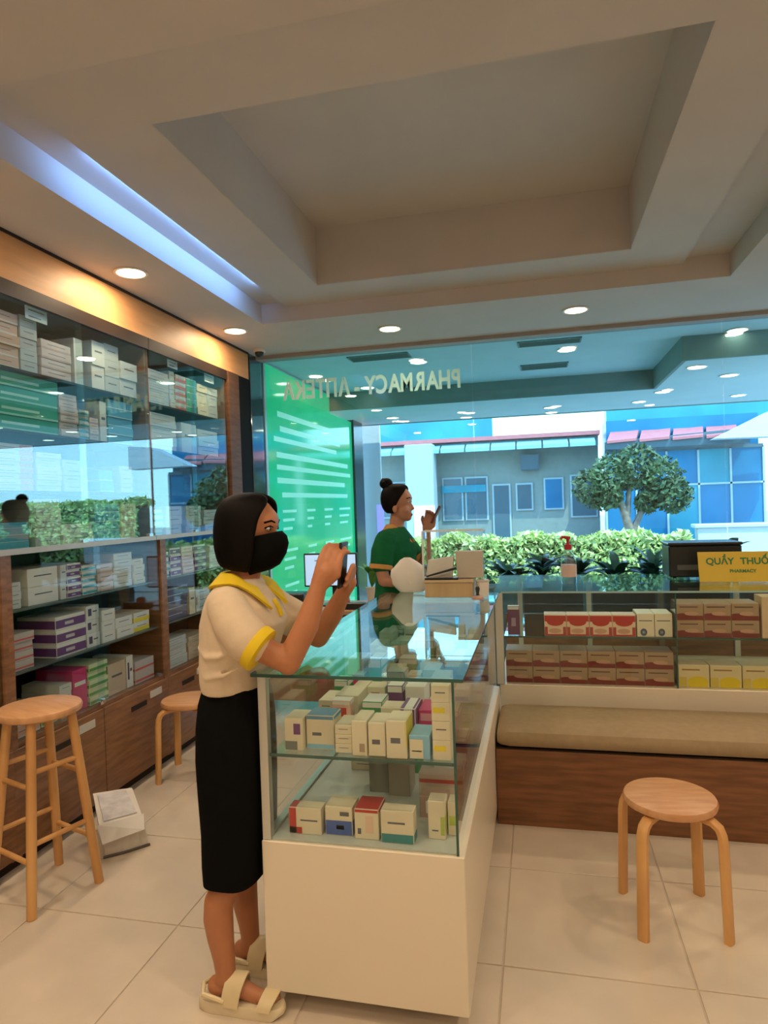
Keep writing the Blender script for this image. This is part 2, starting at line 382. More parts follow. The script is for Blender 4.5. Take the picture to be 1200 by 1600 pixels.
# green lightbox wall outside, on the line of the left wall
gp = thing('green_lightbox', 'tall glossy green lit panel with rows of white text beyond the glass', 'sign', (-2.27, 6.6, 0))
obj('panel', MB().box(-2.33, 5.3, .02, -2.25, 7.10, 2.80, green_box).box(-2.33, 7.10, .02, -2.25, 7.98, 2.60, green_box), gp)
obj('frame', MB().box(-2.35, 5.26, 0, -2.245, 5.3, 2.81, alu).box(-2.35, 5.3, 2.8, -2.245, 7.1, 2.815, alu), gp)
lt = MB()
for (y0, y1, z, h) in ((5.55, 7.5, 2.40, .05), (5.6, 7.45, 2.27, .05), (5.45, 7.3, 2.17, .045), (5.5, 7.75, 2.03, .05), (5.5, 7.85, 1.92, .045), (5.5, 7.6, 1.80, .05), (5.6, 7.7, 1.67, .045)):
    lt.box(-2.2495, y0, z-h/2, -2.2480, y1, z+h/2, lightbox_text)
for c_, (ya, yb) in enumerate(((5.6, 5.95), (6.25, 6.5), (6.8, 7.1), (7.35, 7.8))):
    for r_, zz in enumerate((1.52, 1.44, 1.36, 1.16, 1.08, 1.0, .84, .76)):
        lt.box(-2.2495, ya, zz-.013, -2.2480, yb-.12*((r_*7+c_*3) % 3)/2, zz+.013, lightbox_text)
obj('lettering', lt, gp, kind='stuff')
struct('dark_pillar_outside', (-2.5, 7.98, 0, -2.22, 8.40, 2.63), mat('dark_stone', (.02, .035, .04), .2))
struct('wall_outside_left', (-2.6, 8.4, 0, -2.5, 8.7, 2.63), b_light)
pl = thing('pale_light_band', 'added pale panel for bright outdoor light behind the woman in green with violet glow', 'banner', (-2.25, 9.0, 0))
obj('light_band_panel', MB().box(-2.40, 8.98, .1, -2.12, 9.02, 2.7, b_white), pl, bevel=.01)  # plain panel added for the bluish white band of outdoor light
obj('glow_strip', MB().box(-2.2, 8.972, .9, -2.1, 8.978, 1.55, mat('violet_glow', (.35, .30, .95), .4, emit=.9)), pl)
obj('base', MB().box(-2.45, 8.85, 0, -2.08, 9.15, .1, b_dark), pl)

# opposite grey building
def far_building():
    t = thing('opposite_building', 'grey shaded shop building across the plaza with windows and pale awning', 'building', (-1.5, 16, 0))
    obj('wall', MB().box(-7, 16, 0, 1.40, 16.4, 2.75, b_wall), t)
    obj('upper_wall', MB().box(-7, 15.9, 2.75, 1.40, 16.4, 2.96, b_light), t)
    obj('roof_edge', MB().box(-7, 15.4, 2.96, 1.40, 16.6, 3.05, b_pink), t)
    for k_ in range(9):
        x0 = -3.9+k_*.58
        obj('awning', MB().add([(x0, 15.2, 2.78), (x0+.54, 15.2, 2.78), (x0+.54, 15.6, 2.95), (x0, 15.6, 2.95), (x0, 15.2, 2.70), (x0+.54, 15.2, 2.70), (x0+.54, 15.6, 2.90), (x0, 15.6, 2.90)],
            [(0, 1, 2, 3), (4, 7, 6, 5), (0, 4, 5, 1), (1, 5, 6, 2), (2, 6, 7, 3), (3, 7, 4, 0)], b_awn), t)
    obj('column', MB().box(-2.98, 15.0, 0, -2.32, 15.6, 2.92, b_light), t, bevel=.02)
    obj('column_base_panel', MB().box(-2.80, 14.98, .6, -2.30, 15.0, 1.5, mat('pink_poster', (.85, .55, .55), .5)), t)
    for (x0, z0, x1, z1, mt_) in ((-2.25, 1.1, -1.75, 2.15, b_dark), (-1.70, 1.1, -1.15, 2.15, b_dark), (-1.05, .6, -.62, 1.95, b_dark), (-.5, 1.3, -.1, 1.95, b_dark), (.15, 1.3, .60, 2.05, b_blue),
                                  (.75, 1.1, 1.35, 2.1, b_dark), (-4.4, 1.2, -3.9, 2.1, b_dark), (-3.8, 1.2, -3.1, 2.1, b_dark)):
        f = obj('window', MB().box(x0, 15.95, z0, x1, 16.02, z1, b_light), t)
        obj('pane', MB().box(x0+.04, 15.93, z0+.04, x1-.04, 15.952, z1-.04, mt_), f)
    obj('sign_band', MB().box(-2.25, 15.9, 1.78, -1.2, 15.94, 1.95, b_blue2), t)
    obj('service_box', MB().box(-.35, 15.7, 2.25, .05, 16.0, 2.6, b_dark), t)
    obj('clerestory', MB().box(-7, 17.5, 3.05, -1.1, 17.9, 3.9, b_blue2), t)
far_building()
def blue_building():
    t = thing('blue_glass_building', 'bright blue glass fronted building at the right with a red panelled roof', 'building', (4, 15, 0))
    xs_ = [1.45+.62*i for i in range(6)]
    for i, (a, b) in enumerate(zip(xs_, xs_[1:])):
        for (z0, z1) in ((.5, 1.75), (1.78, 2.5)):
            obj('pane', MB().box(a+.02, 15, z0, b-.02, 15.04, z1, (b_blue, b_blue2, b_blue)[(i*2+int(z0)) % 3]), t)
    fm = MB()
    for a in xs_: fm.box(a-.02, 14.97, .5, a+.02, 15.06, 2.5, b_light)
    obj('mullion_frame', fm.box(1.45, 14.97, 1.74, 4.55, 15.02, 1.78, b_light).box(1.45, 14.97, 2.48, 4.55, 15.06, 2.55, b_dark), t)
    obj('base_wall', MB().box(1.45, 14.95, 0, 4.6, 15.3, .5, b_white), t)
    obj('core', MB().box(1.5, 15.1, .4, 4.5, 16, 3.2, b_blue), t)
    obj('fascia', MB().add([(1.45, 14.6, 2.55), (4.2, 14.6, 2.55), (4.2, 14.6, 2.85), (1.45, 14.6, 2.72), (1.45, 15, 2.55), (4.2, 15, 2.55), (4.2, 15, 2.85), (1.45, 15, 2.72)],
        [(0, 1, 2, 3), (5, 4, 7, 6), (0, 4, 5, 1), (3, 2, 6, 7), (0, 3, 7, 4), (1, 5, 6, 2)], b_dark), t)
    for i in range(4):
        x0 = 1.45+i*.64; s_ = .25
        obj('roof_panel', MB().add([(x0, 14.5, 2.72), (x0+.58, 14.5, 2.75), (x0+.58+s_, 15.6, 3.16), (x0+s_, 15.6, 3.16), (x0, 14.5, 2.67), (x0+.58, 14.5, 2.70), (x0+.58+s_, 15.6, 3.10), (x0+s_, 15.6, 3.10)],
            [(0, 1, 2, 3), (4, 7, 6, 5), (0, 4, 5, 1), (1, 5, 6, 2), (2, 6, 7, 3), (3, 7, 4, 0)], b_pink), t)
    obj('upper_storey', MB().box(1.7, 17, 2.9, 5.6, 17.5, 4.4, b_blue2), t)
    obj('pale_canopy', MB().add([(3.4, 14, 2.62), (5.0, 14, 2.6), (5.0, 14, 3.15), (4.4, 14, 3.1), (3.4, 14.4, 2.62), (5.0, 14.4, 2.6), (5.0, 14.4, 3.15), (4.4, 14.4, 3.1)],
        [(0, 1, 2, 3), (4, 7, 6, 5), (0, 4, 5, 1), (1, 5, 6, 2), (2, 6, 7, 3), (3, 7, 4, 0)], b_white), t)
blue_building()
wl_ = thing('white_garden_wall', 'sunlit white low wall outside at the right above the yellow sign', 'wall', (3.5, 11.5, 0))
obj('wall_body', MB().box(2.5, 11.5, 0, 4.4, 11.7, 1.0, b_white), wl_, bevel=.01)
obj('coping', MB().box(2.45, 11.45, 1.0, 4.45, 11.75, 1.06, b_white), wl_, bevel=.01)

def leaves(n, pick, size, mt, rnd=random):
    mb = MB()
    for _ in range(n):
        p = Vector(pick()); a = Vector((rnd.uniform(-1, 1), rnd.uniform(-1, 1), rnd.uniform(-.6, 1))).normalized()
        b = a.cross(Vector((rnd.uniform(-1, 1), rnd.uniform(-1, 1), rnd.uniform(-1, 1)))).normalized()
        s_ = size*rnd.uniform(.6, 1.3)
        mb.add([p-a*s_, p+b*s_*.45, p+a*s_, p-b*s_*.45], [(0, 1, 2, 3)], mt)
    return mb
def hedge(x0, x1, y, z0, z1, depth, label, n, size=.06, mt=leaf_hi):
    t = thing('hedge', label, 'hedge', ((x0+x1)/2, y, 0), 'hedges in the planters outside')
    obj('planter', MB().box(x0, y-.1, 0, x1, y+depth+.1, z0+.05, b_wall), t, bevel=.01)
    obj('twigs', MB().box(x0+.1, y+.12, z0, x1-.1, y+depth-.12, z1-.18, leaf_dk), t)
    def pick():
        x = random.uniform(x0, x1); h = z1-.10*abs(math.sin(x*2.3))-.08*abs(math.sin(x*5.1+1))
        u = random.random()
        if u < .5: return (x, y+random.uniform(0, .14), random.uniform(z0, h))
        return (x, y+random.uniform(0, depth), h+random.uniform(-.12, .03))
    obj('foliage', leaves(n, pick, size, mt), t, kind='stuff')
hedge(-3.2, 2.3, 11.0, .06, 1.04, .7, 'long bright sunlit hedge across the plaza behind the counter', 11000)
hedge(5.2, 15, 14.5, .3, 1.95, .9, 'tall bright hedge far right outside, seen reflected in the cabinet glass', 14000, .08)
def tree(x, y, label):
    t = thing('tree', label, 'tree', (x, y, 0))
    mb = MB().tube([(x, y, 0), (x+.02, y, .8), (x-.12, y, 1.35), (x-.3, y, 1.75)], [.11, .09, .07, .04], bark, 10).tube([(x, y, .8), (x+.2, y, 1.3), (x+.45, y+.1, 1.75)], [.07, .05, .03], bark, 8).tube([(x-.05, y, 1.2), (x, y, 1.7), (x+.05, y, 2.1)], [.06, .04, .02], bark, 8)
    obj('trunk', mb, t, smooth=True)
    bl = [(-.62, 0, 1.72, .38), (-.25, .1, 1.95, .42), (.15, 0, 2.08, .42), (.55, .1, 1.85, .42), (.72, -.1, 1.55, .34), (.3, 0, 1.45, .22), (-.4, -.1, 1.6, .3)]
    def pick():
        c = random.choice(bl); d = Vector((random.gauss(0, 1), random.gauss(0, 1), random.gauss(0, 1))).normalized()*c[3]*random.uniform(.6, 1)
        return (x+c[0]+d.x, y+c[1]+d.y, c[2]+d.z)
    obj('crown', leaves(5000, pick, .06, leaf_tr), t, kind='stuff')
tree(1.62, 12.6, 'rounded olive green tree with forked pale trunk before the blue building')

# broad leaved plants in a trough behind the back counter, outside the glass
trough = thing('planter_trough', 'dark trough planter behind the window behind the back counter', 'planter', (.6, 5.75, 0))
obj('trough_body', MB().box(-.5, 5.55, 0, 1.7, 5.95, .80, b_dark), trough, bevel=.01)
obj('soil', MB().box(-.46, 5.59, .80, 1.66, 5.91, .815, bark), trough)
def leaf_mesh(L_, w):
    mb = MB(); vs = []; fs = []; n = 7
    for i in range(n+1):
        u = i/n; hw = w*math.sin(math.pi*min(1, u*.93+.05))**.8; z = .25*L_*math.sin(u*2.2); x = L_*u
        vs += [(x, -hw, z+.12*hw), (x, 0, z-.1*hw), (x, hw, z+.12*hw)]
    for i in range(n):
        a = i*3; fs += [(a, a+1, a+4, a+3), (a+1, a+2, a+5, a+4)]
    return mb.add(vs, fs, leaf_dk).mesh('leaf', smooth=True)
LM = [leaf_mesh(.26, .055), leaf_mesh(.20, .05), leaf_mesh(.30, .045)]
plab = ['left end, under the acrylic box', 'second from the left', 'left of the sanitizer bottle', 'behind the sanitizer bottle', 'right of the sanitizer bottle', 'second from the right', 'right end beside the black box']
for i in range(7):
    x = -.28+i*.29; y = 5.72+.05*(i % 2)
    t = thing('broadleaf_plant', 'dark broad leaved plant in the trough, ' + plab[i], 'plant', (x, y, .818), 'dark plants behind the back counter')
    H_ = (.10, .20, .13, .10, .14, .20, .26)[i]
    obj('stem', MB().tube([(x, y, .818), (x+.02, y, .818+H_)], [.012, .006], leaf_dk, 7), t)
    for k_ in range(24):
        o = bpy.data.objects.new('leaf', LM[k_ % 3]); col.objects.link(o); o.parent = t
        o.location = (.02*k_/24, 0, H_*(.25+.75*k_/24)); o.rotation_euler = (random.uniform(-.3, .3), random.uniform(-.55, .2), k_*2.4+i); s_ = random.uniform(.65, .95); o.scale = (s_, s_, s_)

# ================================================================ LEFT CABINETS
XF = -2.25; XB = -2.64
def fascia():
    t = thing('cabinet_fascia', 'light brown wood fascia between the left cabinets and the ceiling', 'fascia', (XF, 3, 2.58))
    for a, b in ((-1.2, 4.97),):
        obj('panel', MB().box(XF-.02, a, 2.60, XF+.0, b, 2.815, wood_f), t, bevel=.001)
    obj('top_batten', MB().box(XF-.01, -1.2, 2.805, XF+.006, 4.97, 2.819, wood_dark), t)
    obj('filler', MB().box(XB, -1.2, 2.60, XF-.021, 4.97, 2.81, wood_dark), t)
fascia()
def upper_cab(y0, y1, label):
    t = thing('wall_cabinet', label, 'cabinet', (XF-.2, (y0+y1)/2, 1.40), 'upper glass cabinets on the left wall')
    obj('back_panel', MB().box(XB, y0, 1.40, XB+.012, y1, 2.60, dark_back), t)
    obj('carcass', MB().box(XB, y0, 1.385, XF-.008, y1, 1.405, wood_d).box(XB, y0, 2.565, XF, y1, 2.60, wood_dark), t)
    for yy in (y0, y1-.02): obj('side_panel', MB().box(XB, yy, 1.405, XF-.02, yy+.02, 2.565, wood_d), t)
    for z in (2.225, 1.945, 1.67): obj('shelf', MB().box(XB+.012, y0+.02, z-.012, XF-.03, y1-.02, z, wood_dark), t)
    obj('top_rail', MB().box(XF-.012, y0, 2.53, XF+.004, y1, 2.60, wood_dark), t)
    obj('bottom_rail', MB().box(XF-.016, y0, 1.385, XF+.008, y1, 1.41, mat('rail_metal', (.50, .38, .32), .3, metal=.5)), t)
    ym = (y0+y1)/2
    for k_, (a, b) in enumerate(((y0+.004, ym+.02), (ym-.02, y1-.004))):
        d = obj('door', MB().box(XF-.006-.0065*k_, a, 1.411, XF-.001-.0065*k_, b, 2.53, gl_cab), t)
        obj('clip', MB().box(XF-.014, b-.06, 1.405, XF+.006, b-.02, 1.425, steel), d)
upper_cab(1.1, 2.32, 'upper left wall cabinet cut by the photo edge')
upper_cab(2.325, 3.545, 'upper wall cabinet with green cartons behind its left glass door')
upper_cab(3.55, 4.57, 'upper wall cabinet beside the dark end panel, with yellow edged white stacks')
def lower_cab(y0, y1, label):
    t = thing('base_cabinet', label, 'cabinet', (XF-.2, (y0+y1)/2, 0), 'lower cabinets along the left wall')
    obj('back_panel', MB().box(XB, y0, .06, XB+.012, y1, 1.385, dark_back), t)
    obj('plinth', MB().box(XB, y0, 0, XF-.05, y1, .06, wood_dark), t)
    for yy in (y0, y1-.03): obj('side_panel', MB().box(XB, yy, .06, XF-.001, yy+.03, 1.385, wood_d), t)
    obj('base_board', MB().box(XB, y0+.03, .535, XF-.012, y1-.03, .555, wood_d), t)
    for z in (1.135, .855): obj('shelf', MB().box(XB+.012, y0+.03, z-.01, XF-.03, y1-.03, z, mat('shelf_edge', (.10, .13, .12), .3)), t)
    ym = (y0+y1)/2
    for k_, (a, b) in enumerate(((y0+.031, ym+.02), (ym-.02, y1-.031))):
        d = obj('door', MB().box(XF-.010-.0065*k_, a, .558, XF-.005-.0065*k_, b, 1.383, gl_low), t)
        obj('clip', MB().box(XF-.012, b-.05, .556, XF+.004, b-.02, .572, steel), d)
    for a, b in ((y0+.002, ym-.002), (ym+.002, y1-.002)):
        d = obj('drawer', MB().box(XF-.02, a, .065, XF, b, .533, wood_d), t, bevel=.002)
        obj('handle_slot', MB().rings([(0, 0, 0, 1, 1)], wood_dark) if False else MB().box(XF-.001, (a+b)/2-.075, .435, XF+.002, (a+b)/2+.075, .465, wood_dark), d, bevel=.001)
        obj('label_holder', MB().box(XF, (a+b)/2+.11, .46, XF+.003, (a+b)/2+.23, .50, mat('label_silver', (.5, .48, .42), .3)), d)
    obj('lock', MB().lathe([(.012, 0), (.012, .02)], steel, (XF-.002, ym, .562), 12), t)
lower_cab(1.15, 2.40, 'lower wall cabinet behind the bar stool at the photo edge')
lower_cab(2.40, 3.63, 'lower wall cabinet with three shelves of cartons and two brown drawers')
lower_cab(3.63, 4.57, 'lower wall cabinet beyond the low stool, partly behind the woman')
ep = thing('end_panel', 'tall dark brown end panel closing the cabinet row by the corner', 'panel', (XF-.1, 4.77, 0))
obj('wood_strip', MB().box(XB, 4.58, 0, XF+.012, 4.76, 2.60, mat('end_strip_wood', (.12, .055, .025), .5, spec=.25, wood=(.08, .035, .018), scale=6, stretch=(1, 1, 8))), ep, bevel=.003)
obj('dark_board', MB().box(XB, 4.765, 0, XF+.006, 4.97, 2.60, mat('near_black', (.006, .005, .005), .7, spec=.1)), ep, bevel=.003)

# security dome
t = thing('security_camera', 'small dark dome camera under the ceiling at the corner column', 'camera', (-2.12, 4.9, CZ))
obj('mount', MB().lathe([(.045, 0), (.05, -.02), (.045, -.025)], trim_m, (-2.12, 4.9, CZ), 20), t, smooth=True)
obj('dome', MB().ell((-2.12, 4.9, CZ-.03), (.035, .035, .035), black), t, smooth=True)

# ---------------------------------------------------------------- cartons
CM = {}
def carton_mesh(w, d, h, body, marks):
    key = (round(w, 3), round(d, 3), round(h, 3), body, marks)
    if key in CM: return CM[key]
    mb = MB().box(-w/2, 0, 0, w/2, d, h, rgbm(body))
    me0 = mb.mesh('carton', bevel=min(.0015, h*.08))
    mb = MB()
    for i, p in enumerate(me0.polygons): pass
    mb.v = [tuple(v.co) for v in me0.vertices]; mb.f = [tuple(p.vertices) for p in me0.polygons]; mb.mats = [rgbm(body)]; mb.mi = [0]*len(mb.f)
    bpy.data.meshes.remove(me0)
    e = .0006
    for mk_ in marks:       # print patches on the front and the same band on the sides
        a, b, c, f, colr = mk_[:5]
        if len(mk_) > 5:        # round print: centre a,b radii c,f
            cx_, cz_ = -w/2+w*a, h*b
            pts = [(min(w/2-.001, max(-w/2+.001, cx_+w*c*math.cos(q*math.pi/8))), -e*mk_[5], min(h-.001, max(.001, cz_+h*f*math.sin(q*math.pi/8)))) for q in range(16)]
            mb.add(pts, [tuple(range(16))], rgbm(colr)); continue
        x0 = -w/2+.002+(w-.004)*a; x1 = -w/2+.002+(w-.004)*c; z0 = .002+(h-.004)*b; z1 = .002+(h-.004)*f
        mb.quad((x0, -e, z0), (x1, -e, z0), (x1, -e, z1), (x0, -e, z1), rgbm(colr))
        if a < .02: mb.quad((-w/2-e, d-.002, z0), (-w/2-e, .002, z0), (-w/2-e, .002, z1), (-w/2-e, d-.002, z1), rgbm(colr))
        if c > .98: mb.quad((w/2+e, .002, z0), (w/2+e, d-.002, z0), (w/2+e, d-.002, z1), (w/2+e, .002, z1), rgbm(colr))
        if f > .98: mb.quad((x0, .002, h+e), (x1, .002, h+e), (x1, d-.002, h+e), (x0, d-.002, h+e), rgbm(colr))
    # flap seam along the lid
    dk = rgbm(tuple(c*.45 for c in body))
    mb.quad((-w/2+.004, d*.12, h+e*.6), (w/2-.004, d*.12, h+e*.6), (w/2-.004, d*.12+.0012, h+e*.6), (-w/2+.004, d*.12+.0012, h+e*.6), dk)
    CM[key] = mb.mesh('carton'); return CM[key]
def carton(x, y, z, w, d, h, body, marks, label, group, rz=0):
    o = bpy.data.objects.new('medicine_carton', carton_mesh(w, d, h, body, marks)); col.objects.link(o)
    o.location = (x, y, z); o.rotation_euler = (0, 0, rz); return tag(o, label, 'carton', group)
WH = (.74, .74, .70); CR = (.76, .68, .50); GY = (.42, .44, .43)
RED = (.50, .03, .02); PUR = (.16, .05, .20); GRN = (.04, .30, .10); TEAL = (.02, .24, .26); BLU = (.05, .12, .42); LBL = (.25, .52, .72); YEL = (.85, .68, .03); MAG = (.55, .02, .14); DKR = (.20, .025, .02)
ink = (.12, .12, .14)
LINE = (.2, .55, .8, .62, ink)
ST = {
 'plain white': (WH, (LINE,)), 'cream': (CR, (LINE,)), 'grey white': ((.58, .60, .58), (LINE,)),
 'pale orange': ((.80, .50, .36), ((0, .0, 1, .18, (.85, .75, .7)), LINE)), 'pinkish white': ((.80, .66, .62), ((0, 0, 1, .2, (.6, .45, .42)), LINE)),
 'green': ((.03, .40, .26), ((0, 0, 1, .15, (.35, .75, .60)), (.15, .4, .7, .6, (.5, .85, .7)))), 'teal striped white': (WH, ((0, .1, 1, .5, (.02, .35, .42)), LINE)),
 'blue': ((.10, .42, .62), ((0, .0, 1, .12, (.5, .72, .8)),)), 'pink edged white': ((.74, .74, .76), ((.7, 0, 1, 1, (.80, .35, .42)), (.1, .3, .6, .4, ink))),
 'red and white': (WH, ((0, 0, 1, .45, (.75, .12, .08)), LINE)), 'green and teal': (WH, ((0, 0, .6, .9, (.05, .42, .20)), (.6, 0, 1, 1, (.05, .35, .42)))),
 'yellow edged white': (WH, ((.88, 0, 1, 1, YEL), LINE)), 'violet banded white': (WH, ((0, .1, 1, .75, PUR), (.3, .3, .6, .55, WH))),
 'purple': (PUR, ((.1, .7, .9, .9, WH),)), 'dark spotted white': (WH, ((.12, .25, .4, .8, (.10, .06, .14)), (.5, .5, .85, .6, ink))),
 'red striped grey': ((.52, .48, .46), ((0, .15, 1, .35, (.6, .10, .10)),)), 'crimson': (MAG, ((.1, .6, .9, .7, WH),)),
 'lime striped': ((.62, .70, .42), ((0, .1, 1, .5, (.12, .35, .08)),)), 'tan': ((.58, .46, .34), (LINE,)), 'yellow ended white': (WH, ((0, 0, 1, .45, YEL), LINE)),
 'dark violet grey': ((.12, .11, .17), ((.1, .7, .8, .85, (.4, .4, .5)),)),
}
ORD = ['bottom', 'second', 'third', 'fourth', 'fifth', 'sixth', 'seventh', 'eighth', 'ninth', 'tenth']
COLN = ['first', 'second', 'third', 'fourth', 'fifth', 'sixth', 'seventh', 'eighth', 'ninth', 'tenth', 'eleventh', 'twelfth', 'thirteenth']
def row(z, cols, shelf, where, xfront=XF-.045, rz=math.pi/2, maxd=.26):
    """cols: (start, end, style, number, height)"""
    for ci, (a, b, st, n, h) in enumerate(cols):
        body, marks = ST[st]
        for k_ in range(n):
            jit = random.uniform(0, .012)
            lev = 'alone' if n == 1 else ('top' if k_ == n-1 else ORD[k_])
            if n == 1: lab = f'{st} carton alone, {COLN[ci]} place from left, {shelf}, {where}'
            else: lab = f'{st} carton, {lev} in {COLN[ci]} stack from left, {shelf}, {where}'
            ww = b-a-.004
            carton(xfront-jit, (a+b)/2+random.uniform(-.001, .001), z+.0005+k_*(h+.0006), ww, min(maxd, .22), h, body, marks, lab, f'cartons on the {shelf} of the {where}', rz)
A_ = 'green carton cabinet'; B_ = 'yellow edged carton cabinet'; C_ = 'stool side lower cabinet'; D_ = 'far lower cabinet'
row(2.225, [(2.36, 2.585, 'pale orange', 5, .05), (2.59, 2.70, 'grey white', 5, .052), (2.72, 2.93, 'pinkish white', 4, .045), (2.95, 3.02, 'plain white', 1, .24), (3.09, 3.2, 'plain white', 2, .13), (3.2, 3.33, 'grey white', 3, .09), (3.34, 3.5, 'plain white', 2, .10)], 'top shelf', A_)
row(1.945, [(2.40, 2.825, 'green', 4, .065), (2.83, 2.965, 'pinkish white', 6, .036), (2.97, 3.05, 'teal striped white', 5, .03), (3.055, 3.13, 'pinkish white', 4, .03), (3.14, 3.20, 'plain white', 1, .22), (3.21, 3.44, 'blue', 5, .048)], 'second shelf', A_)
row(1.67, [(2.36, 2.64, 'pink edged white', 8, .026), (2.66, 2.83, 'plain white', 7, .026), (2.84, 2.98, 'grey white', 4, .04), (3.12, 3.24, 'blue', 2, .06), (3.3, 3.42, 'tan', 3, .05)], 'third shelf', A_)
row(1.405, [(2.38, 2.6, 'blue', 4, .03), (2.64, 2.81, 'grey white', 5, .045), (2.82, 3.05, 'plain white', 2, .05), (3.06, 3.28, 'blue', 4, .05), (3.29, 3.43, 'cream', 4, .05)], 'lowest shelf', A_)
row(2.225, [(3.58, 3.85, 'plain white', 7, .030), (3.855, 3.92, 'yellow edged white', 4, .06), (3.925, 4.06, 'red and white', 5, .046), (4.065, 4.20, 'green and teal', 5, .046), (4.205, 4.36, 'cream', 4, .055), (4.365, 4.52, 'grey white', 4, .055)], 'top shelf', B_)
row(1.945, [(3.58, 3.92, 'plain white', 8, .028), (3.98, 4.18, 'plain white', 1, .20), (4.2, 4.5, 'grey white', 3, .06)], 'second shelf', B_)
row(1.405, [(3.6, 3.72, 'lime striped', 4, .04), (3.76, 3.95, 'cream', 3, .06), (4.0, 4.2, 'plain white', 4, .045), (4.25, 4.45, 'grey white', 3, .05)], 'lowest shelf', B_)
row(1.135, [(2.46, 2.54, 'grey white', 3, .04), (2.58, 2.78, 'plain white', 2, .085), (2.785, 2.83, 'grey white', 2, .085), (2.835, 2.94, 'violet banded white', 5, .034), (2.945, 3.06, 'teal striped white', 5, .03), (3.065, 3.2, 'pinkish white', 3, .048), (3.21, 3.38, 'plain white', 5, .038), (3.385, 3.5, 'cream', 4, .036)], 'upper shelf', C_)
row(.855, [(2.46, 2.6, 'red striped grey', 4, .042), (2.74, 2.96, 'violet banded white', 3, .066), (2.965, 3.07, 'dark spotted white', 3, .072), (3.08, 3.2, 'plain white', 3, .058), (3.21, 3.37, 'plain white', 2, .055), (3.38, 3.54, 'yellow ended white', 2, .055)], 'middle shelf', C_)
row(.555, [(2.45, 2.62, 'pale orange', 2, .05), (2.63, 2.74, 'lime striped', 2, .05), (2.75, 2.84, 'grey white', 4, .04), (2.85, 2.96, 'crimson', 1, .21), (2.965, 3.12, 'lime striped', 5, .042), (3.13, 3.29, 'tan', 1, .17), (3.295, 3.36, 'dark spotted white', 1, .18), (3.365, 3.56, 'red striped grey', 2, .065)], 'lowest shelf', C_)
row(1.135, [(3.68, 3.78, 'teal striped white', 4, .04), (3.79, 3.92, 'violet banded white', 4, .045), (3.93, 4.08, 'pinkish white', 4, .045), (4.09, 4.25, 'violet banded white', 4, .045), (4.3, 4.5, 'plain white', 4, .04)], 'upper shelf', D_)
row(.855, [(3.68, 3.98, 'dark violet grey', 5, .042), (4.0, 4.08, 'cream', 1, .18), (4.1, 4.3, 'plain white', 3, .05)], 'middle shelf', D_)
row(.555, [(3.68, 3.95, 'grey white', 6, .03), (3.97, 4.25, 'tan', 5, .03)], 'lowest shelf', D_)
# shelf labels stuck inside the upper glass doors
def sticker(y0, y1, z0, z1, label):
    t = obj('price_card', MB().box(XF-.0275, y0, z0, XF-.0255, y1, z1, rgbm((.62, .70, .66))).box(XF-.0254, y0+.02, z1-.018, XF-.0252, y1-.02, z1-.012, rgbm(ink)).box(XF-.0254, y0+.02, z0+.012, XF-.0252, y1-.04, z0+.018, rgbm(ink)), None, (XF-.027, (y0+y1)/2, z0))
    tag(t, label, 'card', 'white cards inside the upper cabinet doors')
sticker(2.60, 2.74, 2.47, 2.53, 'small white card hanging at the top of the green carton cabinet')
sticker(3.80, 3.92, 2.48, 2.53, 'small white card above the red and white stack, upper cabinet')
sticker(4.28, 4.42, 2.47, 2.53, 'small white card at top right of the farthest upper cabinet')

# ================================================================ ISLAND COUNTER
IX0, IX1, IY0, IY1 = -.86, -.235, 1.87, 3.66
isl = thing('island_counter', 'long display counter with cream base, glass case and green edged glass top', 'counter', (-.55, 2.7, 0))
obj('plinth', MB().box(IX0+.05, IY0+.12, 0, IX1-.05, IY1, .065, wood_dark), isl)
obj('base', MB().box(IX0, IY0, .065, IX1, IY1, .53, laminate), isl, bevel=.003)
obj('glass_top', MB().box(IX0-.01, IY0-.012, 1.038, IX1+.012, IY1+.02, 1.047, gl_top), isl)
ge = MB().box(IX0-.01, IY0-.0135, 1.0375, IX1+.012, IY0-.0122, 1.0475, gl_edge).box(IX1+.0122, IY0-.012, 1.0375, IX1+.0135, IY1+.02, 1.0475, gl_edge).box(IX0-.0115, IY0-.012, 1.0375, IX0-.0102, IY1+.02, 1.0475, gl_edge)
obj('glass_edge', ge, isl)
obj('front_pane', MB().box(IX0+.03, IY0+.004, .532, IX1-.022, IY0+.009, 1.037, gl_side), isl)
obj('side_pane', MB().box(IX1-.021, IY0+.006, .532, IX1-.016, IY1, 1.037, gl_side), isl)
obj('pane_corner_edge', MB().box(IX1-.0225, IY0+.003, .532, IX1-.0155, IY0+.0098, 1.037, gl_edge), isl)
for yy in (IY0+.004, 2.8): obj('post', MB().box(IX0+.002, yy, .53, IX0+.03, yy+.028, 1.037, alu), isl, bevel=.002)
obj('back_track', MB().box(IX0+.004, IY0+.03, .53, IX0+.028, IY1, .545, alu).box(IX0+.004, IY0+.03, 1.02, IX0+.028, IY1, 1.037, alu), isl)
for a, b, x_ in ((1.91, 2.82, IX0+.008), (2.80, 3.64, IX0+.018)): obj('sliding_door', MB().box(x_, a, .547, x_+.004, b, 1.018, gl_side), isl)
obj('shelf', MB().box(IX0+.032, IY0+.014, .788, IX1-.024, IY1-.01, .796, gl_shelf), isl)
obj('shelf_edge', MB().box(IX0+.032, IY0+.0122, .7875, IX1-.024, IY0+.0138, .7965, gl_edge), isl)
obj('case_floor', MB().box(IX0+.03, IY0+.012, .531, IX1-.024, IY1-.01, .536, mat('pale_liner', (.55, .60, .58), .4)), isl)
obj('divider', MB().box(IX0+.035, 2.795, .537, IX1-.024, 2.80, .787, gl_side), isl)
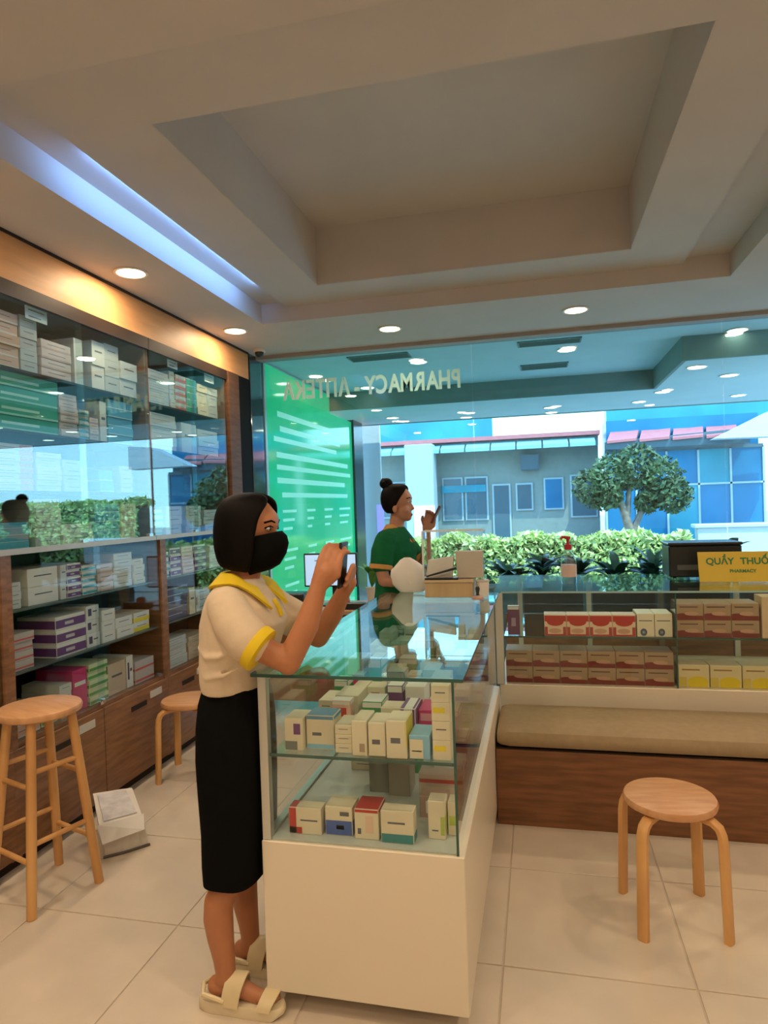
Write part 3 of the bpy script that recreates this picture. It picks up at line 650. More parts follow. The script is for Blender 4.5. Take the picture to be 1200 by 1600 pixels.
obj('end_pane', MB().box(IX0+.03, IY1-.006, .532, IX1-.022, IY1-.001, 1.037, gl_side), isl)

GI = 'cartons on the upper shelf of the island case'; GJ = 'cartons on the floor of the island case'
def ic(x0, x1, y, z, d, h, body, marks, label, low=False, rz=0):
    w = x1-x0; carton((x0+x1)/2, y, z, w, d, h, body, marks, label + (', floor of island case' if low else ', upper shelf of island case'), GJ if low else GI, rz)
U = .7966; Lw = .5366
ic(-.790, -.730, 1.915, U, .09, .10, CR, ((0, 0, .7, .28, (.2, .22, .2)), (.5, .5, .9, .85, PUR)), 'cream carton with purple square, far left of front row')
ic(-.725, -.635, 1.935, U, .08, .105, CR, ((0, 0, 1, .14, LBL), (0, .9, 1, 1, (.12, .3, .5)), (.2, .4, .55, .5, ink)), 'cream carton with pale blue ends, second in front row')
for k_ in range(3): ic(-.626, -.572, 1.915, U+k_*.0285, .10, .028, CR, (LINE,), 'flat cream carton, %s of the short stack' % ('bottom', 'middle', 'top')[k_])
ic(-.568, -.522, 1.90, U, .11, .105, CR, ((.5, .1, .9, .35, (.4, .3, .2)),), 'tall cream carton just right of the flat stack')
ic(-.518, -.465, 1.905, U, .10, .10, CR, ((.2, .35, .7, .5, ink),), 'tall cream carton, middle one of the three alike')
ic(-.460, -.398, 1.895, U, .10, .112, CR, ((.2, .4, .7, .55, ink), (.96, .3, 1, 1, YEL)), 'tallest cream carton with yellow side beside the light blue one')
ic(-.392, -.33, 1.90, U, .10, .07, LBL, ((0, 0, .68, .85, CR), (.1, .3, .6, .35, ink)), 'light blue and cream carton leaning low beside the corner stack')
for k_, (h_) in enumerate((.058, .055, .055, .05)): ic(-.322, -.268, 1.90, U+sum((.058, .055, .055, .05)[:k_])+k_*.0006, .09, h_, CR, ((.05, .45, .75, .75, YEL),) if k_ in (0, 2) else (LINE,), 'cream carton, %s in the front right corner stack' % ('bottom', 'second', 'third', 'top')[k_])
ic(-.72, -.62, 2.08, U, .14, .02, CR, (), 'open shallow cream tray left of the second row')
ic(-.70, -.635, 2.12, U+.021, .05, .075, (.75, .45, .38), ((.2, .3, .8, .7, RED), (0, .85, 1, 1, WH)), 'coral carton standing in the shallow tray')
ic(-.60, -.53, 2.14, U, .10, .09, GRN, ((0, .8, 1, 1, WH), (.2, .3, .6, .4, WH)), 'green carton with white top in second row')
ic(-.61, -.535, 2.05, U, .07, .04, WH, ((.1, .3, .9, .6, (.3, .3, .32)),), 'flat white carton before the green one')
ic(-.525, -.455, 2.10, U, .08, .085, CR, ((.1, .5, .8, .8, ink),), 'cream carton with black print in second row')
ic(-.45, -.40, 2.05, U, .12, .10, WH, ((.85, 0, 1, 1, PUR), (0, 0, .25, 1, PUR)), 'white carton with purple sides in second row')
ic(-.398, -.34, 2.09, U, .12, .085, MAG, ((.1, .6, .9, .9, (.7, .3, .4)),), 'magenta carton behind the yellow sided one')
ic(-.335, -.265, 2.07, U, .10, .09, PUR, ((0, .85, 1, 1, CR),), 'purple carton with cream lid behind the corner stack')
styles_i = [(CR, (LINE,)), (WH, ((0, 0, 1, .4, MAG),)), (WH, ((0, .1, 1, .45, BLU),)), (PUR, ((0, .8, 1, 1, WH),)), (CR, ((.2, .2, .7, .6, (.5, .2, .1)),)), (GRN, ((0, .7, 1, 1, WH),)), ((.45, .48, .48), (LINE,)), (WH, ((.1, .3, .9, .6, RED),)), (LBL, ((0, .5, 1, 1, WH),))]
names_i = ['cream', 'white and magenta', 'white and blue', 'purple topped white', 'cream with brown print', 'green topped white', 'grey', 'white and red', 'light blue and white']
rows_i = ['third', 'fourth', 'fifth', 'sixth', 'seventh', 'eighth', 'ninth']
for r_ in range(7):
    y = 2.27+r_*.19; x = -.80; c_ = 0
    while x < -.31:
        w = random.choice((.055, .07, .085)); 
        if x+w > -.262: break
        q = (r_*5+c_*4) % 9; h_ = random.choice((.05, .07, .09, .11))
        ic(x, x+w, y, U, random.choice((.08, .11, .13)), h_, *styles_i[q], f'{names_i[q]} carton, {COLN[c_]} from left in {rows_i[r_]} row')
        x += w+random.choice((.004, .02, .01)); c_ += 1
# floor of the case
ic(-.786, -.680, 1.915, Lw, .05, .082, CR, ((0, 0, .22, 1, RED), (0, 0, .4, .25, RED), (.35, .5, .9, .56, ink)), 'cream carton with a red left edge', True)
ic(-.670, -.583, 1.925, Lw, .08, .088, CR, ((0, 0, 1, .52, BLU), (.4, .2, .7, .35, WH), (.55, .7, .9, .85, ink)), 'cream carton with dark blue lower half', True)
ic(-.573, -.497, 1.915, Lw, .09, .092, CR, ((0, .9, 1, 1, RED), (.1, .15, .25, .35, ink), (.45, .2, .8, .8, (.78, .55, .42))), 'cream carton with bright red lid', True)
ic(-.488, -.388, 1.905, Lw, .05, .098, CR, ((0, 0, 1, .28, TEAL), (.2, .6, .75, .66, ink)), 'cream carton with dark teal foot', True)
ic(-.352, -.300, 1.95, Lw, .06, .115, CR, ((.75, .1, 1, .6, (.45, .55, .1)), (.2, .2, .6, .24, ink)), 'tall cream carton near the right glass', True)
ic(-.296, -.264, 1.98, Lw, .06, .10, CR, ((.1, .3, 1, .6, (.5, .6, .1)),), 'narrow cream carton with lime label by the corner', True)
ic(-.61, -.54, 2.24, Lw, .08, .12, (.22, .23, .18), ((0, .85, 1, 1, (.35, .36, .3)),), 'dark olive grey carton in the middle', True)
ic(-.535, -.46, 2.22, Lw, .10, .13, (.34, .31, .24), ((0, .9, 1, 1, (.2, .22, .18)),), 'brownish grey carton beside the olive one', True)
ic(-.42, -.27, 2.18, Lw, .06, .10, (.60, .48, .40), ((0, .72, 1, .85, RED), (.1, .2, .9, .6, (.66, .56, .42))), 'wide pinkish carton with red stripe at right', True)
ic(-.40, -.31, 2.08, Lw, .06, .07, (.42, .28, .22), ((.2, .2, .8, .8, WH),), 'low brown carton before the red striped one', True)
for r_ in range(6):
    for c_ in range(3):
        x = -.75+c_*.16+random.uniform(0, .03); q = (r_*2+c_*5) % 9
        ic(x, x+.11, 2.42+r_*.2, Lw, .12, random.choice((.04, .07, .1)), *styles_i[q], f'{names_i[q]} carton, {COLN[c_]} from left in back row {COLN[r_]}', True)

# ================================================================ BACK COUNTER
bc = thing('back_counter', 'long low display counter with cream base and glass top along the window', 'counter', (1.0, 4.1, 0))
BX0, BX1, BY0, BY1 = -.235, 2.45, 3.70, 4.50
obj('plinth', MB().box(BX0, BY0+.05, 0, BX1, BY1, .06, wood_dark), bc)
obj('base', MB().box(BX0, BY0, .06, BX1, BY1, .53, laminate), bc, bevel=.003)
obj('glass_top', MB().box(BX0-.02, BY0-.012, 1.038, BX1, BY1, 1.047, gl_top), bc)
obj('glass_edge', MB().box(BX0+.02, BY0-.0135, 1.0375, BX1, BY0-.0122, 1.0475, mat('pale_glass_edge', (.30, .48, .50), .15)), bc)
for a, b in ((BX0+.03, .685), (.692, BX1)): obj('front_pane', MB().box(a, BY0+.004, .532, b, BY0+.009, 1.037, gl_side), bc)
obj('divider', MB().box(.686, BY0+.006, .532, .691, BY1-.02, 1.037, gl_side), bc)
obj('divider_edge', MB().box(.6855, BY0+.001, .532, .6915, BY0+.0055, 1.037, gl_edge), bc)
obj('shelf', MB().box(BX0+.03, BY0+.03, .785, BX1, BY1-.03, .793, gl_shelf), bc)
obj('shelf_edge', MB().box(BX0+.03, BY0+.0285, .7845, BX1, BY0+.0298, .7935, gl_edge), bc)
obj('corner_post', MB().box(BX0-.015, BY0-.012, .531, BX0+.028, BY0+.02, 1.037, alu), bc, bevel=.003)
for x_ in (-.15, .29, .73, 1.17, 1.61): obj('back_post', MB().box(x_, BY1-.03, .531, x_+.03, BY1-.01, 1.037, alu), bc)
for a, b in ((-.11, .27), (.33, .71), (.77, 1.15), (1.21, 1.59), (1.65, 2.2)): obj('back_door', MB().box(a, BY1-.02, .80, b, BY1-.014, 1.01, navy), bc)
obj('back_board', MB().box(BX0, BY1-.012, .53, BX1, BY1-.004, .79, wood_d), bc)
GB = 'cartons in the back counter'
def bcart(x0, x1, y, z, d, h, body, marks, label): carton((x0+x1)/2, y, z, x1-x0, d, h, body, marks, label, GB)
redm = ((0, .68, 1, .96, RED), (.5, .66, .38, .20, RED, 1), (.0, 0, .14, .42, (.45, .05, .03)), (.86, 0, 1, .42, (.45, .05, .03)), (0, 0, 1, .07, RED), (.48, .24, .28, .12, (.62, .35, .22), 1))
for k_ in range(4): bcart(.015+k_*.12, .015+k_*.12+.118, 3.745, .7935, .10, .118, (.80, .62, .44), redm, f'cream and red scalloped carton, {COLN[k_]} from left on the back counter shelf')
bluem = ((.38, .20, .20, .16, (.06, .11, .16), 1), (.38, .20, .08, .06, (.3, .32, .34), 2), (.1, .68, .9, .72, ink))
for k_ in range(2): bcart(.5+k_*.09, .5+k_*.09+.087, 3.745, .7935, .16, .125, (.80, .74, .56), bluem, f'cream carton with round dark dot, {("left", "right")[k_]} of two before the glass divider')
brm = ((0, 0, 1, .26, DKR), (.25, .26, .34, .16, DKR, 1.4), (.55, .40, .26, .12, (.55, .33, .22), 2), (.1, .76, .8, .83, (.12, .05, .03)))
brb = (.40, .28, .17)
for r_ in range(2):
    for k_ in range(3): bcart(.70+k_*.133, .70+k_*.133+.131, 3.745, .7935+r_*.0905, .16, .09, brb, brm, f'brown and dark red carton, {("lower", "upper")[r_]} row {COLN[k_]}, shelf right of divider')
bcart(1.108, 1.20, 3.74, .7935, .12, .215, (.70, .52, .33), ((.6, .2, .95, .25, ink), (.6, .55, .95, .6, ink)), 'tall beige carton at the right photo edge, back counter shelf')
for r_ in range(2):
    for k_ in range(6):
        x = -.20+k_*.1465
        bcart(x, x+.1445, 3.74, .5305+r_*.0905, .16, .09, brb, brm, f'brown and dark red carton, {("lower", "upper")[r_]} row {COLN[k_]} from the corner post, counter floor') if x+.1445 < .685 else None
for k_ in range(4): bcart(.70+k_*.155, .70+k_*.155+.15, 3.74, .5305, .12, .118, (.74, .64, .36), ((.1, .76, .7, .83, (.35, .2, .05)), (0, 0, .25, .45, (.70, .55, .10)), (.62, .26, .34, .24, (.80, .62, .02), 1), (.3, 0, .95, .25, (.80, .62, .02))), f'yellow and cream carton, {COLN[k_]} from the divider on the counter floor')
t = thing('pamphlet', 'white folded leaflet lying behind the yellow cartons', 'leaflet', (.95, 4.0, .5305))
obj('sheet', MB().add([(.78, 3.95, .531), (1.0, 3.93, .531), (1.02, 4.1, .56), (.8, 4.12, .56), (.78, 3.95, .534), (1.0, 3.93, .534), (1.02, 4.1, .563), (.8, 4.12, .563)], [(0, 3, 2, 1), (4, 5, 6, 7), (0, 1, 5, 4), (1, 2, 6, 5), (2, 3, 7, 6), (3, 0, 4, 7)], paper), t)
obj('print_block', MB().box(.84, 4.0, .545, .95, 4.05, .5465, rgbm(DKR)), t)
bcart(-.245+.06, -.245+.125, 3.76, .7935, .05, .16, (.15, .05, .12), ((0, .9, 1, 1, WH), (.3, .3, .7, .6, (.4, .3, .4))), 'slim dark purple carton just right of the corner post')
bcart(1.32, 1.5, 3.76, .7935, .05, .16, WH, (LINE,), 'white carton beyond the right photo edge on the shelf')

# yellow sign with green lettering
ys = thing('yellow_sign', 'yellow stand-up sign with green lettering on the back counter', 'sign', (1.06, 4.07, 1.0475))
sx0, sx1 = .885, 1.36
obj('board', MB().add([(sx0, 4.05, 1.048), (sx1, 4.05, 1.048), (sx1, 4.09, 1.215), (sx0, 4.09, 1.215), (sx0, 4.058, 1.048), (sx1, 4.058, 1.048), (sx1, 4.098, 1.215), (sx0, 4.098, 1.215)],
    [(0, 1, 2, 3), (5, 4, 7, 6), (0, 4, 5, 1), (3, 2, 6, 7), (0, 3, 7, 4), (1, 5, 6, 2)], mat('sign_yellow', (.62, .42, .03), .4)), ys)
obj('foot', MB().box(sx0+.05, 4.06, 1.048, sx1-.05, 4.14, 1.052, acrylic), ys)
tilt = math.atan2(.167, .04)
for s_, size, xx, zz in (('QUẦY', .052, .925, .0985), ('THUỐC', .052, 1.105, .0985), ('PHARMACY', .026, 1.045, .052)):
    me, w = text_mesh(s_, size, .0006, off=size*.025); me.materials.append(mat('sign_green', (.01, .17, .05), .5))
    o = bpy.data.objects.new('lettering', me); col.objects.link(o); o.parent = ys; o.rotation_euler = (tilt, 0, 0)
    o.location = (xx-1.06, -.02+zz*.04/.167-.0012, zz+.0003); o.scale = (1.0, 1, 1)

# sanitizer bottle
sb = thing('sanitizer_bottle', 'clear hand sanitizer bottle with red pump on the back counter', 'bottle', (.165, 4.0, 1.0475))
obj('body', MB().lathe([(.038, 0), (.044, .008), (.044, .135), (.038, .165), (.018, .19), (.018, .205)], glass('clear_gel', (.72, .80, .82), .12), (.165, 4.0, 1.0475), 24), sb, smooth=True)
obj('label', MB().lathe([(.0450, .045), (.0450, .115)], rgbm((.62, .45, .42)), (.165, 4.0, 1.0475), 24), sb, smooth=True)
pm = mat('red_pump', (.42, .02, .03), .35)
obj('pump', MB().lathe([(.021, .203), (.021, .232), (.008, .236), (.008, .262), (.016, .266), (.016, .280)], pm, (.165, 4.0, 1.0475), 16).tube([(.165, 4.0, 1.322), (.135, 3.995, 1.325), (.122, 3.993, 1.312)], .008, pm, 8), sb, smooth=True)

# black box
bb = thing('black_appliance', 'squat black appliance behind the yellow sign', 'appliance', (.95, 4.33, 1.0475))
obj('housing', MB().box(.755, 4.22, 1.056, 1.155, 4.46, 1.245, black), bb, bevel=.008)
obj('lid', MB().box(.75, 4.215, 1.246, 1.16, 4.465, 1.262, mat('black_lid', (.02, .022, .025), .25)), bb, bevel=.004)
for x_ in (.79, 1.12):
    for y_ in (4.26, 4.42): obj('foot', MB().lathe([(.012, 0), (.012, .009)], black, (x_, y_, 1.0475), 10), bb)
obj('vent_grille', MB().box(.80, 4.2185, 1.10, .95, 4.2205, 1.13, mat('grille', (.08, .08, .08), .5)), bb)

# ================================================================ BENCH
be = thing('bench', 'long brown wood bench with padded tan seat in front of the back counter', 'bench', (.9, 3.4, 0))
for a, b in ((-.232, 2.45),): obj('front_board', MB().box(a, 3.175, 0, b, 3.195, .36, wood_h), be, bevel=.001)
obj('frame', MB().box(-.23, 3.196, 0, 2.45, 3.69, .355, wood_d), be)
cu = MB()
pr_ = [(3.185, .375), (3.172, .395), (3.170, .42), (3.182, .443), (3.215, .456), (3.35, .463), (3.52, .462), (3.60, .45), (3.61, .40), (3.60, .368), (3.3, .364)]
def cush(x0, x1):
    vs = []; fs = []; n = len(pr_); xs_ = [x0, x0+.015, x0+.06, (x0+x1)/2, x1-.06, x1-.015, x1]; ins = [.03, .012, 0, 0, 0, .012, .03]
    for x, i_ in zip(xs_, ins):
        for (y, z) in pr_:
            vs.append((x, 3.4+(y-3.4)*(1-i_*1.2), .412+(z-.412)*(1-i_*12)))
    for j in range(len(xs_)-1):
        for k_ in range(n): fs.append((j*n+k_, j*n+(k_+1) % n, (j+1)*n+(k_+1) % n, (j+1)*n+k_))
    fs.append(tuple(range(n))); fs.append(tuple(len(vs)-1-k_ for k_ in range(n)))
    return MB().add(vs, fs, cushion_m)
obj('seat_cushion', cush(-.225, 2.43), be, smooth=True)
obj('shadow_gap', MB().box(-.23, 3.182, .356, 2.44, 3.60, .366, wood_dark), be)

# ================================================================ STOOLS
def low_stool(cx, cy, rz, label):
    t = thing('low_stool', label, 'stool', (0, 0, 0), 'low round birch stools')
    obj('seat', MB().lathe([(.150, .418), (.160, .424), (.163, .436), (.158, .447), (.148, .450)], birch_seat, (0, 0, 0), 40), t, smooth=True)
    for k_ in range(4):
        a = math.pi/4+k_*math.pi/2; c, s_ = math.cos(a), math.sin(a)
        pts = [(.06, .405), (.12, .405), (.155, .402), (.178, .388), (.188, .365), (.192, .33), (.196, .2), (.202, .0)]
        vs = []; fs = []; w = .019; th = [.0125]*5+[.014]*3
        for i, (r, z) in enumerate(pts):
            p0 = Vector(pts[max(i-1, 0)]); p1 = Vector(pts[min(i+1, 7)]); tt = (p1-p0).normalized(); nn = Vector((-tt.y, tt.x))
            for (u, v) in ((-1, -.6), (-.6, -1), (.6, -1), (1, -.6), (1, .6), (.6, 1), (-.6, 1), (-1, .6)):
                rr = r+nn.x*th[i]*v; zz = max(0, z+nn.y*th[i]*v); tx = w*u
                vs.append((rr*c-tx*s_, rr*s_+tx*c, zz))
        for j in range(7):
            for q in range(8): fs.append((j*8+q, j*8+(q+1) % 8, j*8+8+(q+1) % 8, j*8+8+q))
        fs += [tuple(range(8)), tuple(63-q for q in range(8))]
        l_ = obj('leg', MB().add(vs, fs, birch), t, smooth=True)
        obj('screw', MB().lathe([(.006, 0), (.006, .003)], steel, (.15*c, .15*s_, .389), 8), l_)
    t.location = (cx, cy, 0); t.rotation_euler = (0, 0, rz)
    return t
st1 = low_stool(.438, 2.575, .12, 'low round birch stool with four bent legs in front of the bench')
st2 = copy_tree(st1); st2.location = (-2.035, 3.50, 0); st2.rotation_euler = (0, 0, .15)
st2['label'] = 'low round birch stool beside the brown drawers behind the woman'
def bar_stool(cx, cy, rz):
    t = thing('bar_stool', 'tall round birch bar stool with double rungs at the left photo edge', 'stool', (0, 0, 0))
    obj('seat', MB().lathe([(.150, .735), (.162, .742), (.165, .755), (.160, .766), (.150, .770)], birch_seat, (0, 0, 0), 40), t, smooth=True)
    def lp(k_, z):
        a = math.pi/4+k_*math.pi/2; r = .205-(.205-.12)*z/.735
        return (r*math.cos(a), r*math.sin(a), z)
    for k_ in range(4): obj('leg', MB().tube([lp(k_, 0), lp(k_, .35), lp(k_, .735)], [.0185, .0195, .018], birch, 14), t, smooth=True)
    for k_ in range(4):
        for z in ((.20, .48) if k_ % 2 == 0 else (.27, .54)):
            obj('rung', MB().tube([lp(k_, z), lp((k_+1) % 4, z)], .0105, birch, 10), t, smooth=True)
    t.location = (cx, cy, 0); t.rotation_euler = (0, 0, rz)
bar_stool(-2.035, 2.315, -.33)

# ================================================================ BAG ON FLOOR
bg_ = thing('paper_bag', 'white paper bag lying crumpled on the floor by the drawers', 'bag', (-2.0, 2.74, 0))
Tq = [Vector(p) for p in ((-1.958, 2.558, .150), (-1.836, 2.70, .145), (-2.04, 2.925, .165), (-2.18, 2.81, .175))]
Bq = [Vector(p) for p in ((-1.945, 2.575, 0), (-1.815, 2.71, 0), (-2.01, 2.93, 0), (-2.16, 2.83, 0))]
def crumpled(T, B, mt, amp, nu=7, nv=4):
    rr = random.Random(3); vs = []; fs = []
    ring = []
    for j in range(nv+1):
        v = j/nv; row_ = []
        for e_ in range(4):
            for i in range(nu):
                u = i/nu; t_ = T[e_].lerp(T[(e_+1) % 4], u); b_ = B[e_].lerp(B[(e_+1) % 4], u); p = b_.lerp(t_, v)
                c_ = sum((q for q in B), Vector())/4; out = (p-c_); out.z = 0; out.normalize()
                k_ = amp if 0 < j < nv else amp*.25
                p = p-out*abs(math.sin(v*math.pi))*.016*(e_ == 0)+out*rr.uniform(-k_, k_); row_.append(p)
        ring.append(row_)
    n = 4*nu
    for r_ in ring: vs += r_
    for j in range(nv):
        for q in range(n): fs.append((j*n+q, j*n+(q+1) % n, (j+1)*n+(q+1) % n, (j+1)*n+q))
    c_ = len(vs); vs.append(sum(T, Vector())/4+Vector((0, 0, -.006)))
    for q in range(n): fs.append((nv*n+q, nv*n+(q+1) % n, c_))
    fs.append(tuple(range(n-1, -1, -1)))
    return MB().add(vs, fs, mt)
obj('body', crumpled(Tq, Bq, paper, .007), bg_)
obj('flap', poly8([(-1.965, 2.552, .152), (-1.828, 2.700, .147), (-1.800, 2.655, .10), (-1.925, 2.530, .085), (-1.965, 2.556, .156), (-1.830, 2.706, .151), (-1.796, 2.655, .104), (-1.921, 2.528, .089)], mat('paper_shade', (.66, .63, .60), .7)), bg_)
obj('printed_face', poly8([(-1.965, 2.60, .1535), (-1.87, 2.71, .1495), (-2.05, 2.89, .1665), (-2.145, 2.80, .1755), (-1.965, 2.60, .1555), (-1.87, 2.71, .1515), (-2.05, 2.89, .1685), (-2.145, 2.80, .1775)], mat('bag_print', (.74, .70, .72), .6, noise=.25, scale=18)), bg_)
obj('dark_hem', MB().tube([(-1.952, 2.568, .006), (-1.88, 2.63, .006), (-1.808, 2.712, .006)], .006, rgbm((.1, .08, .07)), 6), bg_)

# ================================================================ DESK CORNER
dk_ = thing('desk', 'brown wooden desk behind the counters before the green panel', 'desk', (-1.62, 4.85, 0))
obj('desktop', MB().box(-2.2, 4.60, .755, -1.12, 5.12, .785, mat('desk_top', (.46, .28, .15), .35, wood=(.38, .22, .11), scale=5, stretch=(6, 1, 1))), dk_, bevel=.003)
obj('front_board', MB().box(-2.17, 4.64, .10, -1.15, 4.66, .755, wood_d), dk_)
for x_ in (-2.18, -1.16): obj('side_panel', MB().box(x_, 4.62, 0, x_+.025, 5.10, .755, wood_d), dk_)
mo = thing('monitor', 'black computer monitor with pale blue screen on the desk', 'monitor', (-1.54, 4.86, .785))
obj('bezel', MB().box(-1.79, 4.85, .93, -1.36, 4.88, 1.19, black), mo, bevel=.004)
obj('screen', MB().box(-1.778, 4.8475, .942, -1.372, 4.8495, 1.178, mat('screen', (.42, .60, .85), .2, emit=.75)), mo)
obj('window_lines', MB().box(-1.70, 4.8465, 1.13, -1.60, 4.8472, 1.136, rgbm(ink)).box(-1.56, 4.8465, .95, -1.553, 4.8472, 1.17, rgbm((.3, .4, .6))), mo, kind='stuff')
obj('stand', MB().box(-1.57, 4.87, .79, -1.51, 4.89, .95, black).box(-1.64, 4.80, .785, -1.44, 4.94, .795, black), mo)
pt = thing('receipt_printer', 'flat black printer on the desk left of the monitor', 'printer', (-1.86, 4.78, .785))
obj('housing', MB().box(-1.99, 4.68, .785, -1.74, 4.84, .90, black), pt, bevel=.01)
obj('paper_slot', MB().box(-1.95, 4.6785, .84, -1.78, 4.6805, .85, rgbm((.3, .3, .3))), pt)
ps = thing('paper_pile', 'pile of white papers on the desk edge under the printer', 'papers', (-1.72, 4.64, .786))
for k_ in range(6): obj('sheet', MB().box(-1.86+.006*k_, 4.605, .786+.006*k_, -1.66+.004*(k_ % 3), 4.675, .791+.006*k_, paper), ps)
td = thing('tape_dispenser', 'black desk tape dispenser with red roll in front of the monitor', 'dispenser', (-1.42, 4.68, .785))
obj('body', MB().box(-1.50, 4.65, .785, -1.26, 4.71, .835, black), td, bevel=.006)
obj('roll', MB().add([(x, y, z) for y in (4.66, 4.70) for x, z in [(-1.41+.03*math.cos(a*math.pi/8), .85+.03*math.sin(a*math.pi/8)) for a in range(16)]],
    [(i, (i+1) % 16, 16+(i+1) % 16, 16+i) for i in range(16)]+[tuple(range(16)), tuple(31-i for i in range(16))], rgbm((.55, .08, .05))), td)
pp = thing('potted_plant', 'small green leafy plant in a white pot beside the monitor', 'plant', (-1.22, 4.74, .785))
obj('pot', MB().lathe([(.028, 0), (.042, .15), (.046, .155), (.040, .155), (.036, .14)], paper, (-1.22, 4.74, .785), 20), pp, smooth=True)
for k_ in range(16):
    o = bpy.data.objects.new('leaf', LM[k_ % 3].copy() if k_ == 0 else bpy.data.meshes['leaf_small'] if 'leaf_small' in bpy.data.meshes else LM[1]); 
    if k_ == 0: o.data.name = 'leaf_small'; o.data.materials.clear(); o.data.materials.append(mat('bright_leaf', (.10, .30, .05), .4, noise=.3))
    col.objects.link(o); o.parent = pp; o.location = (0, 0, .15+.006*k_); o.rotation_euler = (random.uniform(-.3, .3), -random.uniform(.2, 1.3), k_*2.4); s_ = random.uniform(.35, .55); o.scale = (s_, s_, s_)

# ================================================================ ON TOP OF THE ISLAND
tr = thing('wooden_tray_box', 'plain tan wooden box under the clear holder on the island counter', 'box', (-.45, 3.55, 1.0475))
obj('box_body', MB().box(-.60, 3.46, 1.0475, -.345, 3.64, 1.125, mat('tan_board', (.52, .36, .20), .5, wood=(.46, .31, .17), scale=4, stretch=(5, 1, 1))), tr, bevel=.002)
obj('lid', MB().box(-.605, 3.455, 1.126, -.34, 3.645, 1.140, mat('tan_lid', (.60, .44, .26), .5, noise=.05)), tr, bevel=.002)
ah = thing('acrylic_holder', 'clear acrylic leaflet holder with glossy rim standing on the island', 'holder', (-.46, 3.60, 1.14))
rim = mat('acrylic_edge', (.72, .78, .76), .15)
ax0, ax1, ay0, ay1, az0, az1 = -.615, -.285, 3.50, 3.64, 1.1415, 1.395
holder = MB().box(ax0, ay1-.004, az0, ax1, ay1, az1, acrylic).box(ax0, ay0, az0, ax0+.004, ay1, az1, acrylic).box(ax1-.004, ay0, az0, ax1, ay1, az1, acrylic).box(ax0, ay0, az0, ax1, ay0+.004, az1, acrylic)
obj('walls', holder, ah)
obj('rim', MB().box(ax0, ay0-.001, az1, ax1, ay0+.005, az1+.005, rim).box(ax0, ay1-.005, az1, ax1, ay1+.001, az1+.005, rim).box(ax0-.001, ay0, az1, ax0+.005, ay1, az1+.005, rim).box(ax1-.005, ay0, az1, ax1+.001, ay1, az1+.005, rim).box(ax0-.001, ay0-.001, az0, ax0+.008, ay0+.004, az1, rim), ah)
def slab(name, label, cat, p, mt, group=None):
    o = obj(name, poly8([tuple(a-b for a, b in zip(q, p[0])) for q in p], mt), None, (0, 0, 0)); o.data.transform(Matrix.Identity(4)); o.location = p[0]; return tag(o, label, cat, group)
slab('leaflet', 'white leaflet slanting in the left of the clear holder', 'leaflet', [(-.60, 3.52, 1.145), (-.46, 3.52, 1.145), (-.45, 3.53, 1.26), (-.59, 3.53, 1.24), (-.60, 3.56, 1.145), (-.46, 3.56, 1.145), (-.45, 3.57, 1.26), (-.59, 3.57, 1.24)], paper)
slab('leaflet', 'beige leaflet filling the right of the clear holder', 'leaflet', [(-.43, 3.52, 1.145), (-.295, 3.52, 1.145), (-.295, 3.53, 1.285), (-.44, 3.53, 1.285), (-.43, 3.60, 1.145), (-.295, 3.60, 1.145), (-.295, 3.61, 1.285), (-.44, 3.61, 1.285)], mat('beige_paper', (.58, .50, .42), .6, noise=.05))
eg = thing('stapler', 'black stapler lying open across the tan box in front of the holder', 'stapler', (-.5, 3.475, 1.14))
obj('arm', poly8([(-.59, 3.462, 1.155), (-.43, 3.462, 1.195), (-.43, 3.49, 1.195), (-.59, 3.49, 1.155), (-.59, 3.462, 1.163), (-.43, 3.462, 1.208), (-.43, 3.49, 1.208), (-.59, 3.49, 1.163)], black), eg, bevel=.002)
obj('base', MB().box(-.60, 3.46, 1.1405, -.42, 3.492, 1.150, black), eg, bevel=.002)
dc = thing('desk_stamp', 'small dark handled stamp on the island edge beside the tan box', 'stamp', (-.31, 3.42, 1.0475))
obj('handle', MB().lathe([(.010, .02), (.007, .03), (.012, .055), (.008, .065)], black, (-.315, 3.40, 1.0475), 14), dc, smooth=True)
obj('foot', MB().lathe([(.030, 0), (.030, .012), (.012, .02)], mat('stamp_red', (.5, .3, .25), .5), (-.315, 3.40, 1.0475), 18), dc, smooth=True)
cc = thing('white_cup', 'white cylindrical tub beside the tan box on the island end', 'tub', (-.30, 3.53, 1.0475))
obj('body', MB().lathe([(.030, 0), (.034, .07), (.034, .075)], paper, (-.298, 3.52, 1.0475), 20), cc, smooth=True)
obj('lid', MB().lathe([(.036, .0755), (.036, .085), (.03, .088)], rgbm((.5, .46, .42)), (-.298, 3.52, 1.0475), 20), cc, smooth=True)

# ================================================================ PEOPLE
def hand(mb, mt, wrist, palm, fingdir, side, curl, up_, r=.0088, thumb=None, lens=(.070, .078, .072, .058)):
    """palm: centre; fingdir: direction the fingers leave; side: across the knuckles; curl: direction they bend to"""
    palm = Vector(palm); f = Vector(fingdir).normalized(); s_ = Vector(side).normalized(); c = Vector(curl).normalized(); w = Vector(wrist)
    mb.limb([w, palm-f*.01], [.024, .027], mt)
    for k_ in range(4):
        b = palm+s_*(-.028+.0187*k_); mb.limb([w+(b-palm)*.3, b-f*.01, b+f*.026], [.018, .0145, .0115], mt, 10)
        L_ = lens[k_]; p0 = b+f*.028; p1 = p0+(f*.8+c*.35).normalized()*L_*.45; p2 = p1+(f*.25+c).normalized()*L_*.32; p3 = p2+(c-f*.35).normalized()*L_*.25
        mb.limb([p0, p1, p2, p3], [.0095, .0088, .0082, .0072], mt, 10)
    th = thumb or (palm-s_*.030-f*.02, palm-s_*.045+c*.02, palm-s_*.042+c*.05+f*.01)
    mb.limb([Vector(q) for q in th], [.0125, .0105, .0085], mt, 10)

